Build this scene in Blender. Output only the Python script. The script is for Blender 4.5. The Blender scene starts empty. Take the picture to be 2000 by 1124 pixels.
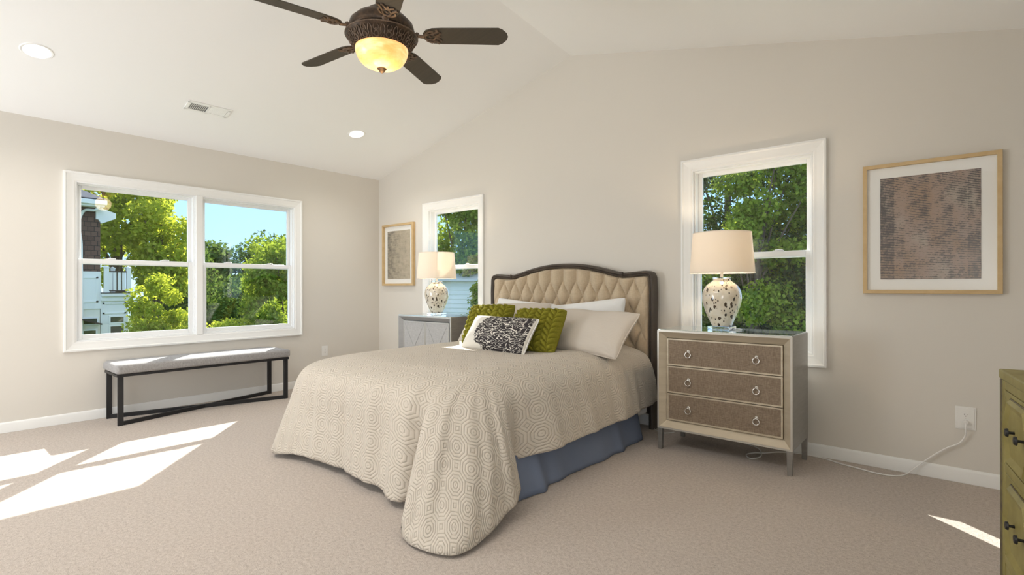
import bpy, bmesh, math, random
import numpy as np
from mathutils import Vector, Matrix

SC = bpy.context.scene
COL = SC.collection
pi = math.pi

# ------------------------------------------------------------------ camera
cam_d = bpy.data.cameras.new('camera')
cam = bpy.data.objects.new('camera', cam_d); COL.objects.link(cam)
cam_d.sensor_fit = 'HORIZONTAL'; cam_d.sensor_width = 36.0
cam_d.lens = 36.0 * 1014.5 / 2000.0
cam_d.clip_start = 0.02; cam_d.clip_end = 400
_yaw, _roll = 0.708904, -0.0016118
_f = Vector((-math.sin(_yaw), math.cos(_yaw), 0.0)); _r = Vector((math.cos(_yaw), math.sin(_yaw), 0)); _u = Vector((0, 0, 1))
_r2 = _r * math.cos(_roll) + _u * math.sin(_roll); _u2 = -_r * math.sin(_roll) + _u * math.cos(_roll)
mw = Matrix.Identity(4)
for i in range(3):
    mw[i][0] = _r2[i]; mw[i][1] = _u2[i]; mw[i][2] = -_f[i]
mw.translation = (6.10042, -4.2788, 1.22)
cam.matrix_world = mw
SC.camera = cam

# ------------------------------------------------------------------ sky, sun, big lights, exposure
world = bpy.data.worlds.new('sky'); SC.world = world; world.use_nodes = True
wn = world.node_tree.nodes; wl = world.node_tree.links; wn.clear()
tc = wn.new('ShaderNodeTexCoord'); sx = wn.new('ShaderNodeSeparateXYZ'); wl.new(tc.outputs['Generated'], sx.inputs[0])
rp_ = wn.new('ShaderNodeValToRGB'); wl.new(sx.outputs[2], rp_.inputs[0])
_el = rp_.color_ramp.elements
while len(_el) < 4: _el.new(.5)
for _e, (_p, _c) in zip(_el, [(0, (.55, .76, .96)), (.08, (.40, .65, .97)), (.22, (.34, .60, .94)), (.8, (.56, .66, .80))]): _e.position = _p; _e.color = (*_c, 1)
bg = wn.new('ShaderNodeBackground'); bg.inputs[1].default_value = 1.35
wo = wn.new('ShaderNodeOutputWorld')
wl.new(rp_.outputs[0], bg.inputs[0]); wl.new(bg.outputs[0], wo.inputs[0])

sun_d = bpy.data.lights.new('sun', 'SUN'); sun_d.energy = 10.0; sun_d.angle = 0.006; sun_d.color = (1.0, 0.98, 0.94)
sun = bpy.data.objects.new('sun', sun_d); COL.objects.link(sun)
_e = math.radians(34.2); _sd = Vector((0.752 * math.cos(_e), -0.659 * math.cos(_e), -math.sin(_e)))
sun.rotation_euler = _sd.to_track_quat('-Z', 'Y').to_euler(); sun.location = (-6, 5, 8)

def area(name, loc, aim, sx, sy, watts, color=(1, 1, 1), spread=180):
    d = bpy.data.lights.new(name, 'AREA'); d.shape = 'RECTANGLE'; d.size = sx; d.size_y = sy; d.energy = watts; d.color = color; d.spread = math.radians(spread)
    o = bpy.data.objects.new(name, d); COL.objects.link(o); o.location = loc
    o.rotation_euler = (Vector(aim) - Vector(loc)).to_track_quat('-Z', 'Z').to_euler(); return o
# added fill panels behind the camera; the walls there have no openings
area('fill_front', (.85, -6.35, 1.35), (1.6, 0, 2.3), 1.5, 2.3, 60, (0.89, 0.945, 1.0), 165)
area('fill_right', (6.75, -5.5, 1.45), (.5, -5.5, 2.7), 1.6, 2.2, 52, (0.89, 0.945, 1.0), 165)
# added overhead fill panel, out of view; no fitted lamps belong to it
area('fill_overhead', (3.5, -4.35, 3.3), (3.5, -4.0, 0.0), 2.4, 0.4, 30, (1.0, 0.97, 0.93), 150)

SC.view_settings.view_transform = 'Standard'; SC.view_settings.look = 'None'
SC.view_settings.gamma = 1.0; SC.view_settings.use_curve_mapping = False
SC.view_settings.exposure = 0.36
SC.cycles.use_denoising = True
SC.cycles.max_bounces = 10; SC.cycles.diffuse_bounces = 5; SC.cycles.glossy_bounces = 4
SC.cycles.transmission_bounces = 8; SC.cycles.transparent_max_bounces = 16
SC.cycles.sample_clamp_indirect = 6.0

# ------------------------------------------------------------------ material helpers
def lin(c):
    if isinstance(c, str):
        c = tuple(int(c[i:i + 2], 16) for i in (0, 2, 4))
        return tuple((v / 255 / 12.92 if v / 255 <= .04045 else ((v / 255 + .055) / 1.055) ** 2.4) for v in c)
    return tuple(c)

class NT:
    """small wrapper to write node maths as expressions"""
    def __init__(s, tree): s.t = tree
    def node(s, kind, **kw):
        n = s.t.nodes.new(kind)
        for k, v in kw.items(): setattr(n, k, v)
        return n
    def m(s, op, a, b=None, c=None):
        n = s.node('ShaderNodeMath', operation=op)
        for i, v in enumerate((a, b, c)):
            if v is None: continue
            if isinstance(v, (int, float)): n.inputs[i].default_value = v
            else: s.t.links.new(v, n.inputs[i])
        return n.outputs[0]
    def link(s, a, b): s.t.links.new(a, b)
    def ramp(s, fac, stops, interp='LINEAR'):
        n = s.node('ShaderNodeValToRGB'); n.color_ramp.interpolation = interp
        el = n.color_ramp.elements
        while len(el) < len(stops): el.new(0.5)
        for e, (p, c) in zip(el, stops):
            e.position = p; e.color = (*c, 1) if len(c) == 3 else c
        s.link(fac, n.inputs[0]); return n.outputs[0]
    def mix(s, f, a, b):
        n = s.node('ShaderNodeMix', data_type='RGBA')
        for i, v in ((0, f), (6, a), (7, b)):
            if isinstance(v, (int, float)): n.inputs[i].default_value = v
            elif isinstance(v, tuple): n.inputs[i].default_value = (*v, 1)
            else: s.link(v, n.inputs[i])
        return n.outputs[2]
    def noise(s, vec, scale, detail=3, rough=.5, out=0):
        n = s.node('ShaderNodeTexNoise'); n.inputs['Scale'].default_value = scale; n.inputs['Detail'].default_value = detail
        n.inputs['Roughness'].default_value = rough
        if vec is not None: s.link(vec, n.inputs['Vector'])
        return n.outputs[out]
    def voro(s, vec, scale, feature='F1', out=0):
        n = s.node('ShaderNodeTexVoronoi', feature=feature); n.inputs['Scale'].default_value = scale
        if vec is not None: s.link(vec, n.inputs['Vector'])
        return n.outputs[out]
    def coord(s, which='Object'): return s.node('ShaderNodeTexCoord').outputs[which]
    def mapping(s, vec, scale=(1, 1, 1), rot=(0, 0, 0)):
        n = s.node('ShaderNodeMapping'); n.inputs['Scale'].default_value = scale; n.inputs['Rotation'].default_value = rot
        s.link(vec, n.inputs[0]); return n.outputs[0]
    def sep(s, vec):
        n = s.node('ShaderNodeSeparateXYZ'); s.link(vec, n.inputs[0]); return n.outputs
    def comb(s, x, y, z):
        n = s.node('ShaderNodeCombineXYZ')
        for i, v in enumerate((x, y, z)):
            if isinstance(v, (int, float)): n.inputs[i].default_value = v
            else: s.link(v, n.inputs[i])
        return n.outputs[0]
    def bump(s, h, strength, dist):
        n = s.node('ShaderNodeBump'); n.inputs['Strength'].default_value = strength; n.inputs['Distance'].default_value = dist
        s.link(h, n.inputs['Height']); return n.outputs[0]

def mat(name, color, rough=.5, metal=0., noise=None, bump=None, spec=None, coat=0., fn=None, sheen=0.):
    """noise=(scale, second colour, contrast) ; bump=(scale, strength, distance)"""
    M = bpy.data.materials.new(name); M.use_nodes = True; T = NT(M.node_tree)
    P = M.node_tree.nodes['Principled BSDF']
    c = lin(color); P.inputs['Base Color'].default_value = (*c, 1)
    P.inputs['Roughness'].default_value = rough; P.inputs['Metallic'].default_value = metal
    if spec is not None: P.inputs['Specular IOR Level'].default_value = spec
    if coat: P.inputs['Coat Weight'].default_value = coat; P.inputs['Coat Roughness'].default_value = .05
    if sheen: P.inputs['Sheen Weight'].default_value = sheen
    co = None
    if noise or bump: co = T.coord()
    if noise:
        sc, c2, k = noise
        n = T.noise(co, sc, 4, .6) if not isinstance(sc, tuple) else T.noise(T.mapping(co, sc), 1, 4, .6)
        r = T.ramp(n, [(.5 - k, c), (.5 + k, lin(c2))]); T.link(r, P.inputs['Base Color'])
    if bump:
        sc, st, di = bump
        n = T.noise(co, sc, 2) if not isinstance(sc, tuple) else T.noise(T.mapping(co, sc), 1, 2)
        T.link(T.bump(n, st, di), P.inputs['Normal'])
    if fn: fn(T, P)
    return M

def linen(name, c1, c2, scale=450, rough=.9, b=.5):
    """woven cloth: fine crossed threads"""
    def fn(T, P):
        co = T.coord()
        a = T.noise(T.mapping(co, (scale * .12, scale * .12, scale)), 1, 2); d = T.noise(T.mapping(co, (scale, scale * .5, scale * .08)), 1, 2)
        s = T.m('MULTIPLY', T.m('ADD', a, d), .5)
        T.link(T.ramp(s, [(.36, lin(c1)), (.64, lin(c2))]), P.inputs['Base Color'])
        T.link(T.bump(s, b, .002), P.inputs['Normal'])
    return mat(name, c1, rough, fn=fn, spec=.2, sheen=.1)

M = {}
M['wall'] = mat('wall_paint', (.71, .675, .615), .85, bump=(140, .08, .002), spec=.2)
M['ceiling'] = mat('ceiling_paint', (.87, .87, .86), .9, bump=(120, .06, .002), spec=.15)
M['trim'] = mat('white_trim_paint', (.86, .86, .84), .38)
M['vinyl'] = mat('white_vinyl', (.86, .87, .87), .3)

def carpet_fn(T, P):
    co = T.coord()
    fine = T.noise(co, 210, 3, .7); mid = T.noise(co, 60, 3, .6); big = T.noise(co, 1.6, 3, .55)
    s = T.m('ADD', T.m('MULTIPLY', fine, .62), T.m('MULTIPLY', mid, .38))
    col = T.ramp(s, [(.34, (.38, .305, .25)), (.5, (.60, .515, .445)), (.66, (.76, .675, .60))])
    col2 = T.mix(T.m('MULTIPLY', T.m('SUBTRACT', big, .5), .7), col, (.62, .50, .42))
    T.link(col2, P.inputs['Base Color'])
    T.link(T.bump(s, .9, .012), P.inputs['Normal'])
M['carpet'] = mat('beige_carpet', (.5, .43, .38), .95, fn=carpet_fn, spec=.05, sheen=.25)

def glass_fn(name, tint=(1, 1, 1), refl=1.0, rough=0.0):
    m = bpy.data.materials.new(name); m.use_nodes = True; T = NT(m.node_tree); m.node_tree.nodes.clear()
    tr = T.node('ShaderNodeBsdfTransparent'); tr.inputs[0].default_value = (*tint, 1)
    gl = T.node('ShaderNodeBsdfGlossy'); gl.inputs['Roughness'].default_value = rough
    lw_ = T.node('ShaderNodeLayerWeight'); lw_.inputs[0].default_value = .5
    fr_ = T.m('ADD', T.m('MULTIPLY', T.m('POWER', lw_.outputs['Facing'], 5.), .92), .045)
    mx = T.node('ShaderNodeMixShader'); out = T.node('ShaderNodeOutputMaterial')
    T.link(T.m('MULTIPLY', fr_, refl), mx.inputs[0]); T.link(tr.outputs[0], mx.inputs[1]); T.link(gl.outputs[0], mx.inputs[2])
    T.link(mx.outputs[0], out.inputs[0]); return m
M['pane'] = glass_fn('window_glass', (.985, .995, .99), .75)
M['picture_glass'] = glass_fn('picture_glass', (1, 1, 1), .9)
M['top_glass'] = mat('mirrored_glass_top', (.62, .70, .69), .04, .85)
def real_glass(name, col, rough=0.):
    m = bpy.data.materials.new(name); m.use_nodes = True
    P = m.node_tree.nodes['Principled BSDF']; P.inputs['Base Color'].default_value = (*col, 1)
    P.inputs['Transmission Weight'].default_value = 1; P.inputs['Roughness'].default_value = rough; P.inputs['IOR'].default_value = 1.49; return m
M['acrylic'] = real_glass('clear_acrylic', (1, 1, 1))

def emit(name, color, strength):
    m = bpy.data.materials.new(name); m.use_nodes = True; n = m.node_tree.nodes; n.clear()
    e = n.new('ShaderNodeEmission'); e.inputs[0].default_value = (*color, 1); e.inputs[1].default_value = strength
    o = n.new('ShaderNodeOutputMaterial'); m.node_tree.links.new(e.outputs[0], o.inputs[0]); return m
M['led'] = emit('lit_led_lens', (1, .97, .9), 3.0)

M['bronze'] = mat('oiled_bronze', (.045, .034, .026), .42, .75, noise=(30, (.10, .065, .042), .15))
M['bronze_hi'] = mat('rubbed_bronze', (.085, .06, .042), .5, .6, noise=(60, (.20, .14, .10), .2))
M['blade'] = mat('dark_brown_blade', (.052, .044, .032), .75, noise=((2, 60, 2), (.075, .062, .045), .25))
M['black'] = mat('black_metal', (.012, .012, .013), .45)
M['chrome'] = mat('chrome', (.78, .78, .77), .12, 1.)
M['steel'] = mat('brushed_nickel', (.62, .60, .57), .3, 1.)
M['dark_wood'] = mat('dark_weathered_wood', (.050, .038, .030), .5, noise=((9, 9, 3), (.085, .066, .052), .2))
M['oak'] = mat('pale_oak', (.56, .39, .19), .5, noise=((14, 14, 14), (.64, .47, .25), .2))
M['mat_board'] = mat('white_mat_board', (.92, .91, .87), .8)
M['plastic'] = mat('white_plastic', (.84, .83, .80), .35)
M['dark_slot'] = mat('dark_slot', (.03, .03, .03), .6)
M['tuft'] = linen('beige_linen', (.50, .40, .28), (.60, .49, .35), 300)
M['white_cotton'] = mat('white_cotton', (.80, .80, .79), .9, bump=(60, .25, .004), spec=.1)
M['sham'] = mat('stone_quilted_cotton', (.60, .545, .48), .9, bump=((30, 120, 120), .35, .004), spec=.1)
M['grey_linen'] = linen('grey_linen', (.25, .24, .235), (.40, .39, .385), 380)
M['blue_skirt'] = mat('slate_blue_cotton', (.165, .20, .285), .9, noise=(3, (.19, .225, .31), .2), bump=(300, .2, .001), spec=.1)
M['silver'] = mat('champagne_silver_leaf', (.54, .47, .36), .45, .4, noise=((4, 4, 30), (.62, .55, .43), .2))
M['silver_side'] = mat('pewter_silver_leaf', (.30, .295, .285), .36, .7, noise=((8, 8, 60), (.37, .365, .35), .25))
M['silver_grey'] = mat('grey_silver_leaf', (.42, .42, .415), .4, .5, noise=((8, 8, 50), (.36, .36, .36), .25))
M['silver_white'] = mat('pale_silver_leaf', (.60, .58, .53), .35, .45)
M['drawer_cloth'] = linen('taupe_raffia', (.19, .14, .10), (.33, .26, .19), 330, .8)
M['door_cloth'] = linen('silver_raffia', (.40, .39, .375), (.54, .53, .515), 330, .8)
M['chest'] = mat('distressed_green_paint', (.20, .165, .042), .5, noise=(11, (.31, .265, .09), .2))
M['chest_edge'] = mat('worn_brown_edge', (.06, .045, .03), .6, noise=(30, (.16, .13, .05), .2))
M['knit'] = mat('olive_knit', (.19, .18, .018), .95, noise=(70, (.27, .25, .035), .25), bump=(260, .5, .003), spec=.1)

def quilt_fn(T, P):
    uv = T.coord('UV'); s = T.sep(uv); p = .140
    def cell(v):
        w = T.m('DIVIDE', v, p); fr = T.m('SUBTRACT', w, T.m('FLOOR', w)); return T.m('ABSOLUTE', T.m('MULTIPLY', T.m('SUBTRACT', fr, .5), p))
    x, y = cell(s[0]), cell(s[1])
    d = T.m('MAXIMUM', T.m('MAXIMUM', x, y), T.m('MULTIPLY', T.m('ADD', x, y), .7071))
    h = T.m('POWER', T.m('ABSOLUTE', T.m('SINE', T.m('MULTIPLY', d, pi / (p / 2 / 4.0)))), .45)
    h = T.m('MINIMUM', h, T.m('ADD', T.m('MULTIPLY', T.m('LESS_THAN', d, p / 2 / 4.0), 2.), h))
    nz = T.noise(uv, 45, 3)
    hh = T.m('ADD', h, T.m('MULTIPLY', nz, .6))
    T.link(T.bump(hh, .75, .006), P.inputs['Normal'])
    T.link(T.ramp(h, [(.0, (.34, .285, .22)), (.55, (.60, .54, .46))]), P.inputs['Base Color'])  # grooves darkened in the colour to deepen the shade of the quilting
M['quilt'] = mat('stone_octagon_quilt', (.6, .55, .47), .9, fn=quilt_fn, spec=.12, sheen=.15)

def lumbar_fn(T, P):
    uv = T.coord('UV'); s = T.sep(uv)
    warp = T.noise(uv, 9, 2, .5, 1)
    mp = T.node('ShaderNodeVectorMath', operation='ADD'); sc = T.node('ShaderNodeVectorMath', operation='SCALE')
    T.link(warp, sc.inputs[0]); sc.inputs['Scale'].default_value = .10; T.link(sc.outputs[0], mp.inputs[0]); T.link(uv, mp.inputs[1])
    n = T.node('ShaderNodeTexNoise'); T.link(T.mapping(mp.outputs[0], (15, 21, 1)), n.inputs['Vector']); n.inputs['Scale'].default_value = 1; n.inputs['Detail'].default_value = 0.8
    leaf = T.m('ABSOLUTE', T.m('SUBTRACT', n.outputs[0], .5))
    white = T.m('LESS_THAN', leaf, .031)
    # ragged round flower-shaped printed area, running off the right side
    dx = T.m('DIVIDE', T.m('MINIMUM', T.m('SUBTRACT', s[0], .62), 0.), .40); dy = T.m('DIVIDE', T.m('SUBTRACT', s[1], .50), .56)
    r = T.m('SQRT', T.m('ADD', T.m('MULTIPLY', dx, dx), T.m('MULTIPLY', dy, dy)))
    rag = T.noise(T.mapping(uv, (26, 18, 1)), 1, 2)
    inside = T.m('LESS_THAN', T.m('ADD', r, T.m('MULTIPLY', T.m('SUBTRACT', rag, .5), .42)), 1.)
    edge = T.m('LESS_THAN', s[0], .982)
    dark = T.m('MULTIPLY', T.m('MULTIPLY', inside, edge), T.m('SUBTRACT', 1., white))
    T.link(T.mix(dark, (.72, .69, .62), (.045, .04, .042)), P.inputs['Base Color'])
    T.link(T.bump(T.m('ADD', dark, T.noise(uv, 150, 2)), .4, .002), P.inputs['Normal'])
M['lumbar'] = mat('printed_cotton', (.7, .68, .62), .9, fn=lumbar_fn, spec=.1)

def vase_fn(T, P):
    co = T.coord(); mp = T.mapping(co, (1, 1, .55))
    def spots(scale, thr, keep):
        v = T.node('ShaderNodeTexVoronoi'); v.inputs['Scale'].default_value = scale; T.link(mp, v.inputs['Vector'])
        wob = T.noise(co, 60, 2)
        d = T.m('ADD', v.outputs[0], T.m('MULTIPLY', T.m('SUBTRACT', wob, .5), .18))
        k = T.sep(v.outputs[1])[0]
        return T.m('MULTIPLY', T.m('LESS_THAN', d, thr), T.m('LESS_THAN', k, keep)), k
    a, k = spots(36, .33, .62); b, k2 = spots(62, .30, .40)
    m_ = T.m('MAXIMUM', a, b)
    base = T.ramp(T.noise(co, 12, 3), [(.35, (.66, .58, .45)), (.6, (.78, .73, .62))])
    sc = T.ramp(k, [(.0, (.03, .02, .015)), (.6, (.075, .05, .03)), (.72, (.05, .04, .035))])
    T.link(T.mix(m_, base, sc), P.inputs['Base Color'])
M['vase'] = mat('speckled_cream_glass', (.75, .7, .6), .12, fn=vase_fn, coat=1.)

def shade_mat():
    m = bpy.data.materials.new('white_linen_shade'); m.use_nodes = True; T = NT(m.node_tree); m.node_tree.nodes.clear()
    d = T.node('ShaderNodeBsdfDiffuse'); t = T.node('ShaderNodeBsdfTranslucent'); mx = T.node('ShaderNodeMixShader'); o = T.node('ShaderNodeOutputMaterial')
    d.inputs[0].default_value = (.90, .88, .84, 1); t.inputs[0].default_value = (.90, .82, .70, 1); mx.inputs[0].default_value = .36
    b = T.bump(T.noise(T.mapping(T.coord(), (60, 60, 700)), 1, 2), .3, .001); T.link(b, d.inputs['Normal'])
    T.link(d.outputs[0], mx.inputs[1]); T.link(t.outputs[0], mx.inputs[2]); T.link(mx.outputs[0], o.inputs[0]); return m
M['shade'] = shade_mat()

def bowl_mat():
    m = bpy.data.materials.new('amber_alabaster_glass'); m.use_nodes = True; T = NT(m.node_tree)
    P = m.node_tree.nodes['Principled BSDF']; co = T.coord()
    n = T.noise(T.mapping(co, (1, 1, 3)), 5, 4, .6)
    c = T.ramp(n, [(.34, (1.0, .44, .12)), (.5, (1.0, .58, .22)), (.66, (1.0, .76, .42))])
    T.link(c, P.inputs['Base Color']); T.link(c, P.inputs['Emission Color']); P.inputs['Emission Strength'].default_value = .62
    P.inputs['Roughness'].default_value = .25; return m
M['bowl'] = bowl_mat()

def art_left(T, P):
    uv = T.coord('UV'); s = T.sep(uv)
    n = T.noise(T.mapping(uv, (7, 9, 1)), 1, 6, .68); n2 = T.noise(T.mapping(uv, (3, 26, 1)), 1, 4, .7)
    left = T.m('MULTIPLY', T.m('SUBTRACT', .75, s[0]), .22)
    q = T.m('ADD', T.m('ADD', T.m('MULTIPLY', n, .6), T.m('MULTIPLY', n2, .4)), left)
    T.link(T.ramp(q, [(.40, (.52, .455, .34)), (.56, (.42, .365, .275)), (.72, (.17, .155, .125))]), P.inputs['Base Color'])
M['art_a'] = mat('abstract_taupe_print', (.4, .35, .27), .8, fn=art_left)
def art_right(T, P):
    uv = T.coord('UV'); s = T.sep(uv)
    row = T.m('MULTIPLY', s[1], 62.0); fr = T.m('ABSOLUTE', T.m('SUBTRACT', T.m('FRACT', row), .5))
    rid = T.m('FLOOR', row)
    dash = T.noise(T.comb(T.m('MULTIPLY', s[0], 26), T.m('MULTIPLY', rid, 7.31), 0), 1, 3, .7)
    colm = T.noise(T.mapping(uv, (5.0, 2.2, 1)), 1, 4, .6)
    side = T.m('MULTIPLY', T.m('MAXIMUM', T.m('LESS_THAN', s[0], .15), T.m('MULTIPLY', T.m('GREATER_THAN', s[0], .88), .6)), .10)
    amt = T.m('ADD', T.m('ADD', T.m('MULTIPLY', dash, .5), T.m('MULTIPLY', colm, .5)), side)
    thick = T.m('MULTIPLY', T.m('SUBTRACT', amt, .44), 2.3)
    line = T.m('LESS_THAN', fr, thick)
    base = T.ramp(T.noise(T.mapping(uv, (2.5, 2, 1)), 1, 3), [(.35, (.36, .24, .165)), (.52, (.37, .275, .225)), (.66, (.41, .345, .285))])
    T.link(T.mix(T.m('MULTIPLY', line, .92), base, (.055, .052, .055)), P.inputs['Base Color'])
M['art_b'] = mat('woven_stripe_print', (.3, .2, .15), .85, fn=art_right)

# exterior
def leaf_mat(name, c1, c2, c3, trans=.45):
    m = bpy.data.materials.new(name); m.use_nodes = True; T = NT(m.node_tree); m.node_tree.nodes.clear()
    g = T.node('ShaderNodeNewGeometry'); col = T.ramp(g.outputs['Random Per Island'], [(0, c1), (.5, c2), (1, c3)])
    d = T.node('ShaderNodeBsdfDiffuse'); t = T.node('ShaderNodeBsdfTranslucent'); mx = T.node('ShaderNodeMixShader'); o = T.node('ShaderNodeOutputMaterial')
    T.link(col, d.inputs[0]); T.link(T.mix(.5, col, (c3[0] * 1.5, c3[1] * 1.35, c3[2] * .6)), t.inputs[0]); mx.inputs[0].default_value = trans
    T.link(d.outputs[0], mx.inputs[1]); T.link(t.outputs[0], mx.inputs[2]); T.link(mx.outputs[0], o.inputs[0]); return m
M['leaf_bright'] = leaf_mat('bright_green_leaves', (.20, .30, .03), (.34, .43, .05), (.52, .56, .09), .5)
M['leaf_mid'] = leaf_mat('green_leaves', (.09, .17, .025), (.19, .29, .04), (.34, .42, .07), .45)
M['leaf_dark'] = leaf_mat('dark_green_leaves', (.045, .095, .03), (.085, .16, .045), (.17, .25, .07), .35)
M['leaf_deep'] = leaf_mat('deep_green_leaves', (.016, .042, .014), (.038, .078, .022), (.12, .185, .045), .32)
M['bark'] = mat('brown_bark', (.085, .062, .045), .9, noise=((20, 20, 4), (.15, .115, .085), .2), bump=((30, 30, 6), .6, .03))
M['grass'] = mat('lawn_grass', (.06, .11, .025), .95, noise=(2, (.12, .17, .04), .2), bump=(30, .6, .04))
M['shingle'] = None
def shingle_fn(T, P):
    co = T.coord(); mp = T.comb(T.sep(co)[1], T.sep(co)[2], 0)
    b = T.node('ShaderNodeTexBrick'); T.link(mp, b.inputs['Vector']); b.inputs['Scale'].default_value = 1.0
    b.inputs['Brick Width'].default_value = .22; b.inputs['Row Height'].default_value = .2; b.inputs['Mortar Size'].default_value = .012
    b.inputs['Color1'].default_value = (.105, .055, .042, 1); b.inputs['Color2'].default_value = (.17, .095, .07, 1); b.inputs['Mortar'].default_value = (.03, .02, .018, 1)
    T.link(b.outputs[0], P.inputs['Base Color'])
M['shingle'] = mat('brown_cedar_shingles', (.12, .07, .05), .85, fn=shingle_fn)
M['house_white'] = mat('white_house_paint', (.88, .88, .86), .6)
M['house_cream'] = mat('cream_house_paint', (.85, .82, .72), .6)
M['roof'] = mat('grey_roof_shingles', (.10, .10, .115), .9, noise=((6, 6, 6), (.17, .17, .19), .2))
M['rail'] = mat('brown_railing', (.06, .04, .032), .6)
M['house_glass'] = mat('dark_house_glass', (.05, .055, .05), .08, spec=.8, noise=(3, (.12, .12, .09), .2))

# ------------------------------------------------------------------ mesh helpers
OFF = {}
class MB:
    def __init__(s): s.v = []; s.f = []; s.uv = None
    def add(s, vs, fs):
        k = len(s.v); s.v += [tuple(map(float, v)) for v in vs]; s.f += [tuple(i + k for i in f) for f in fs]; return s
    def box(s, x0, x1, y0, y1, z0, z1):
        x0, x1 = min(x0, x1), max(x0, x1); y0, y1 = min(y0, y1), max(y0, y1); z0, z1 = min(z0, z1), max(z0, z1)
        return s.add([(x0, y0, z0), (x1, y0, z0), (x1, y1, z0), (x0, y1, z0), (x0, y0, z1), (x1, y0, z1), (x1, y1, z1), (x0, y1, z1)],
                     [(0, 3, 2, 1), (4, 5, 6, 7), (0, 1, 5, 4), (1, 2, 6, 5), (2, 3, 7, 6), (3, 0, 4, 7)])
    def hexa(s, b, t):
        """bottom and top quads, same winding (counter-clockwise from above)"""
        return s.add(list(b) + list(t), [(0, 3, 2, 1), (4, 5, 6, 7), (0, 1, 5, 4), (1, 2, 6, 5), (2, 3, 7, 6), (3, 0, 4, 7)])
    def prism(s, poly, d):
        """poly: list of 3D points; extruded along vector d"""
        n = len(poly); d = Vector(d); a = [Vector(p) for p in poly]; b = [p + d for p in a]
        fs = [tuple(range(n - 1, -1, -1)), tuple(range(n, 2 * n))]
        fs += [(i, (i + 1) % n, (i + 1) % n + n, i + n) for i in range(n)]
        return s.add(a + b, fs)
    def tube(s, pts, r, n=10, closed=False, cap=True, flat=None):
        P = [Vector(p) for p in pts]; m = len(P); rr = r if hasattr(r, '__len__') else [r] * m
        prev = None; rings = []
        for i in range(m):
            if closed: t = (P[(i + 1) % m] - P[i - 1])
            else: t = P[min(i + 1, m - 1)] - P[max(i - 1, 0)]
            t.normalize()
            if prev is None:
                a = Vector((0, 0, 1)) if abs(t.z) < .9 else Vector((1, 0, 0)); u = t.cross(a).normalized()
            else: u = (prev - t * prev.dot(t)).normalized()
            prev = u; w = t.cross(u)
            rings.append([P[i] + (u * math.cos(2 * pi * k / n) + w * math.sin(2 * pi * k / n) * (flat or 1)) * rr[i] for k in range(n)])
        vs = [v for g in rings for v in g]; fs = []
        for i in range(m if closed else m - 1):
            j = (i + 1) % m
            for k in range(n): fs.append((i * n + k, i * n + (k + 1) % n, j * n + (k + 1) % n, j * n + k))
        if cap and not closed: fs += [tuple(range(n - 1, -1, -1)), tuple((m - 1) * n + k for k in range(n))]
        return s.add(vs, fs)
    def lathe(s, prof, c=(0, 0, 0), n=40, cap0=False, cap1=False):
        """prof: (radius, z) pairs"""
        vs = []; fs = []; m = len(prof)
        for r, z in prof:
            for k in range(n):
                a = 2 * pi * k / n; vs.append((c[0] + r * math.cos(a), c[1] + r * math.sin(a), c[2] + z))
        for i in range(m - 1):
            for k in range(n): fs.append((i * n + k, i * n + (k + 1) % n, (i + 1) * n + (k + 1) % n, (i + 1) * n + k))
        if cap0: fs.append(tuple(range(n - 1, -1, -1)))
        if cap1: fs.append(tuple((m - 1) * n + k for k in range(n)))
        return s.add(vs, fs)
    def ball(s, c, r, n=12, m=8, sz=1.):
        prof = [(max(r * math.sin(pi * i / m), 1e-4), -r * sz * math.cos(pi * i / m)) for i in range(m + 1)]
        return s.lathe(prof, c, n)
    def grid(s, A, uv=None, flip=False, closed_u=False):
        """A: (m,n,3) array"""
        A = np.asarray(A); m, n, _ = A.shape; k = len(s.v)
        s.v += [tuple(map(float, p)) for p in A.reshape(-1, 3)]
        for i in range(m - 1):
            for j in range(n if closed_u else n - 1):
                j2 = (j + 1) % n
                q = (k + i * n + j, k + i * n + j2, k + (i + 1) * n + j2, k + (i + 1) * n + j)
                s.f.append(q[::-1] if flip else q)
        if uv is not None:
            s.uv = (s.uv or []) + [tuple(map(float, p)) for p in np.asarray(uv).reshape(-1, 2)]
        return s
    def xf(s, Mx):
        s.v = [tuple(Mx @ Vector(v)) for v in s.v]; return s

def build(name, mb, material, parent=None, smooth=False, bevel=0, world=True, angle=40, sub=0, solid=0):
    me = bpy.data.meshes.new(name)
    off = OFF.get(parent.name, Vector()) if (parent is not None and world) else Vector()
    me.from_pydata([tuple(Vector(v) - off) for v in mb.v], [], mb.f); me.validate(clean_customdata=False); me.update()
    if mb.uv:
        l = me.uv_layers.new(name='UVMap'); uv = np.array(mb.uv, np.float32)
        li = np.zeros(len(me.loops), np.int32); me.loops.foreach_get('vertex_index', li); l.data.foreach_set('uv', uv[li].ravel())
    o = bpy.data.objects.new(name, me); COL.objects.link(o)
    if material is not None: me.materials.append(material)
    if parent is not None:
        o.parent = parent; OFF[o.name] = off.copy()
    else: OFF[o.name] = Vector()
    if bevel:
        b = o.modifiers.new('bevel', 'BEVEL'); b.width = bevel; b.segments = 2; b.limit_method = 'ANGLE'; b.angle_limit = math.radians(35); b.harden_normals = False
    if solid:
        b = o.modifiers.new('solid', 'SOLIDIFY'); b.thickness = solid; b.offset = -1
    if sub:
        b = o.modifiers.new('sub', 'SUBSURF'); b.levels = sub; b.render_levels = sub
    if smooth or bevel:
        for p in me.polygons: p.use_smooth = True
        if bevel or not smooth or angle < 180:
            try: me.set_sharp_from_angle(angle=math.radians(angle))
            except Exception: pass
    return o

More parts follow.
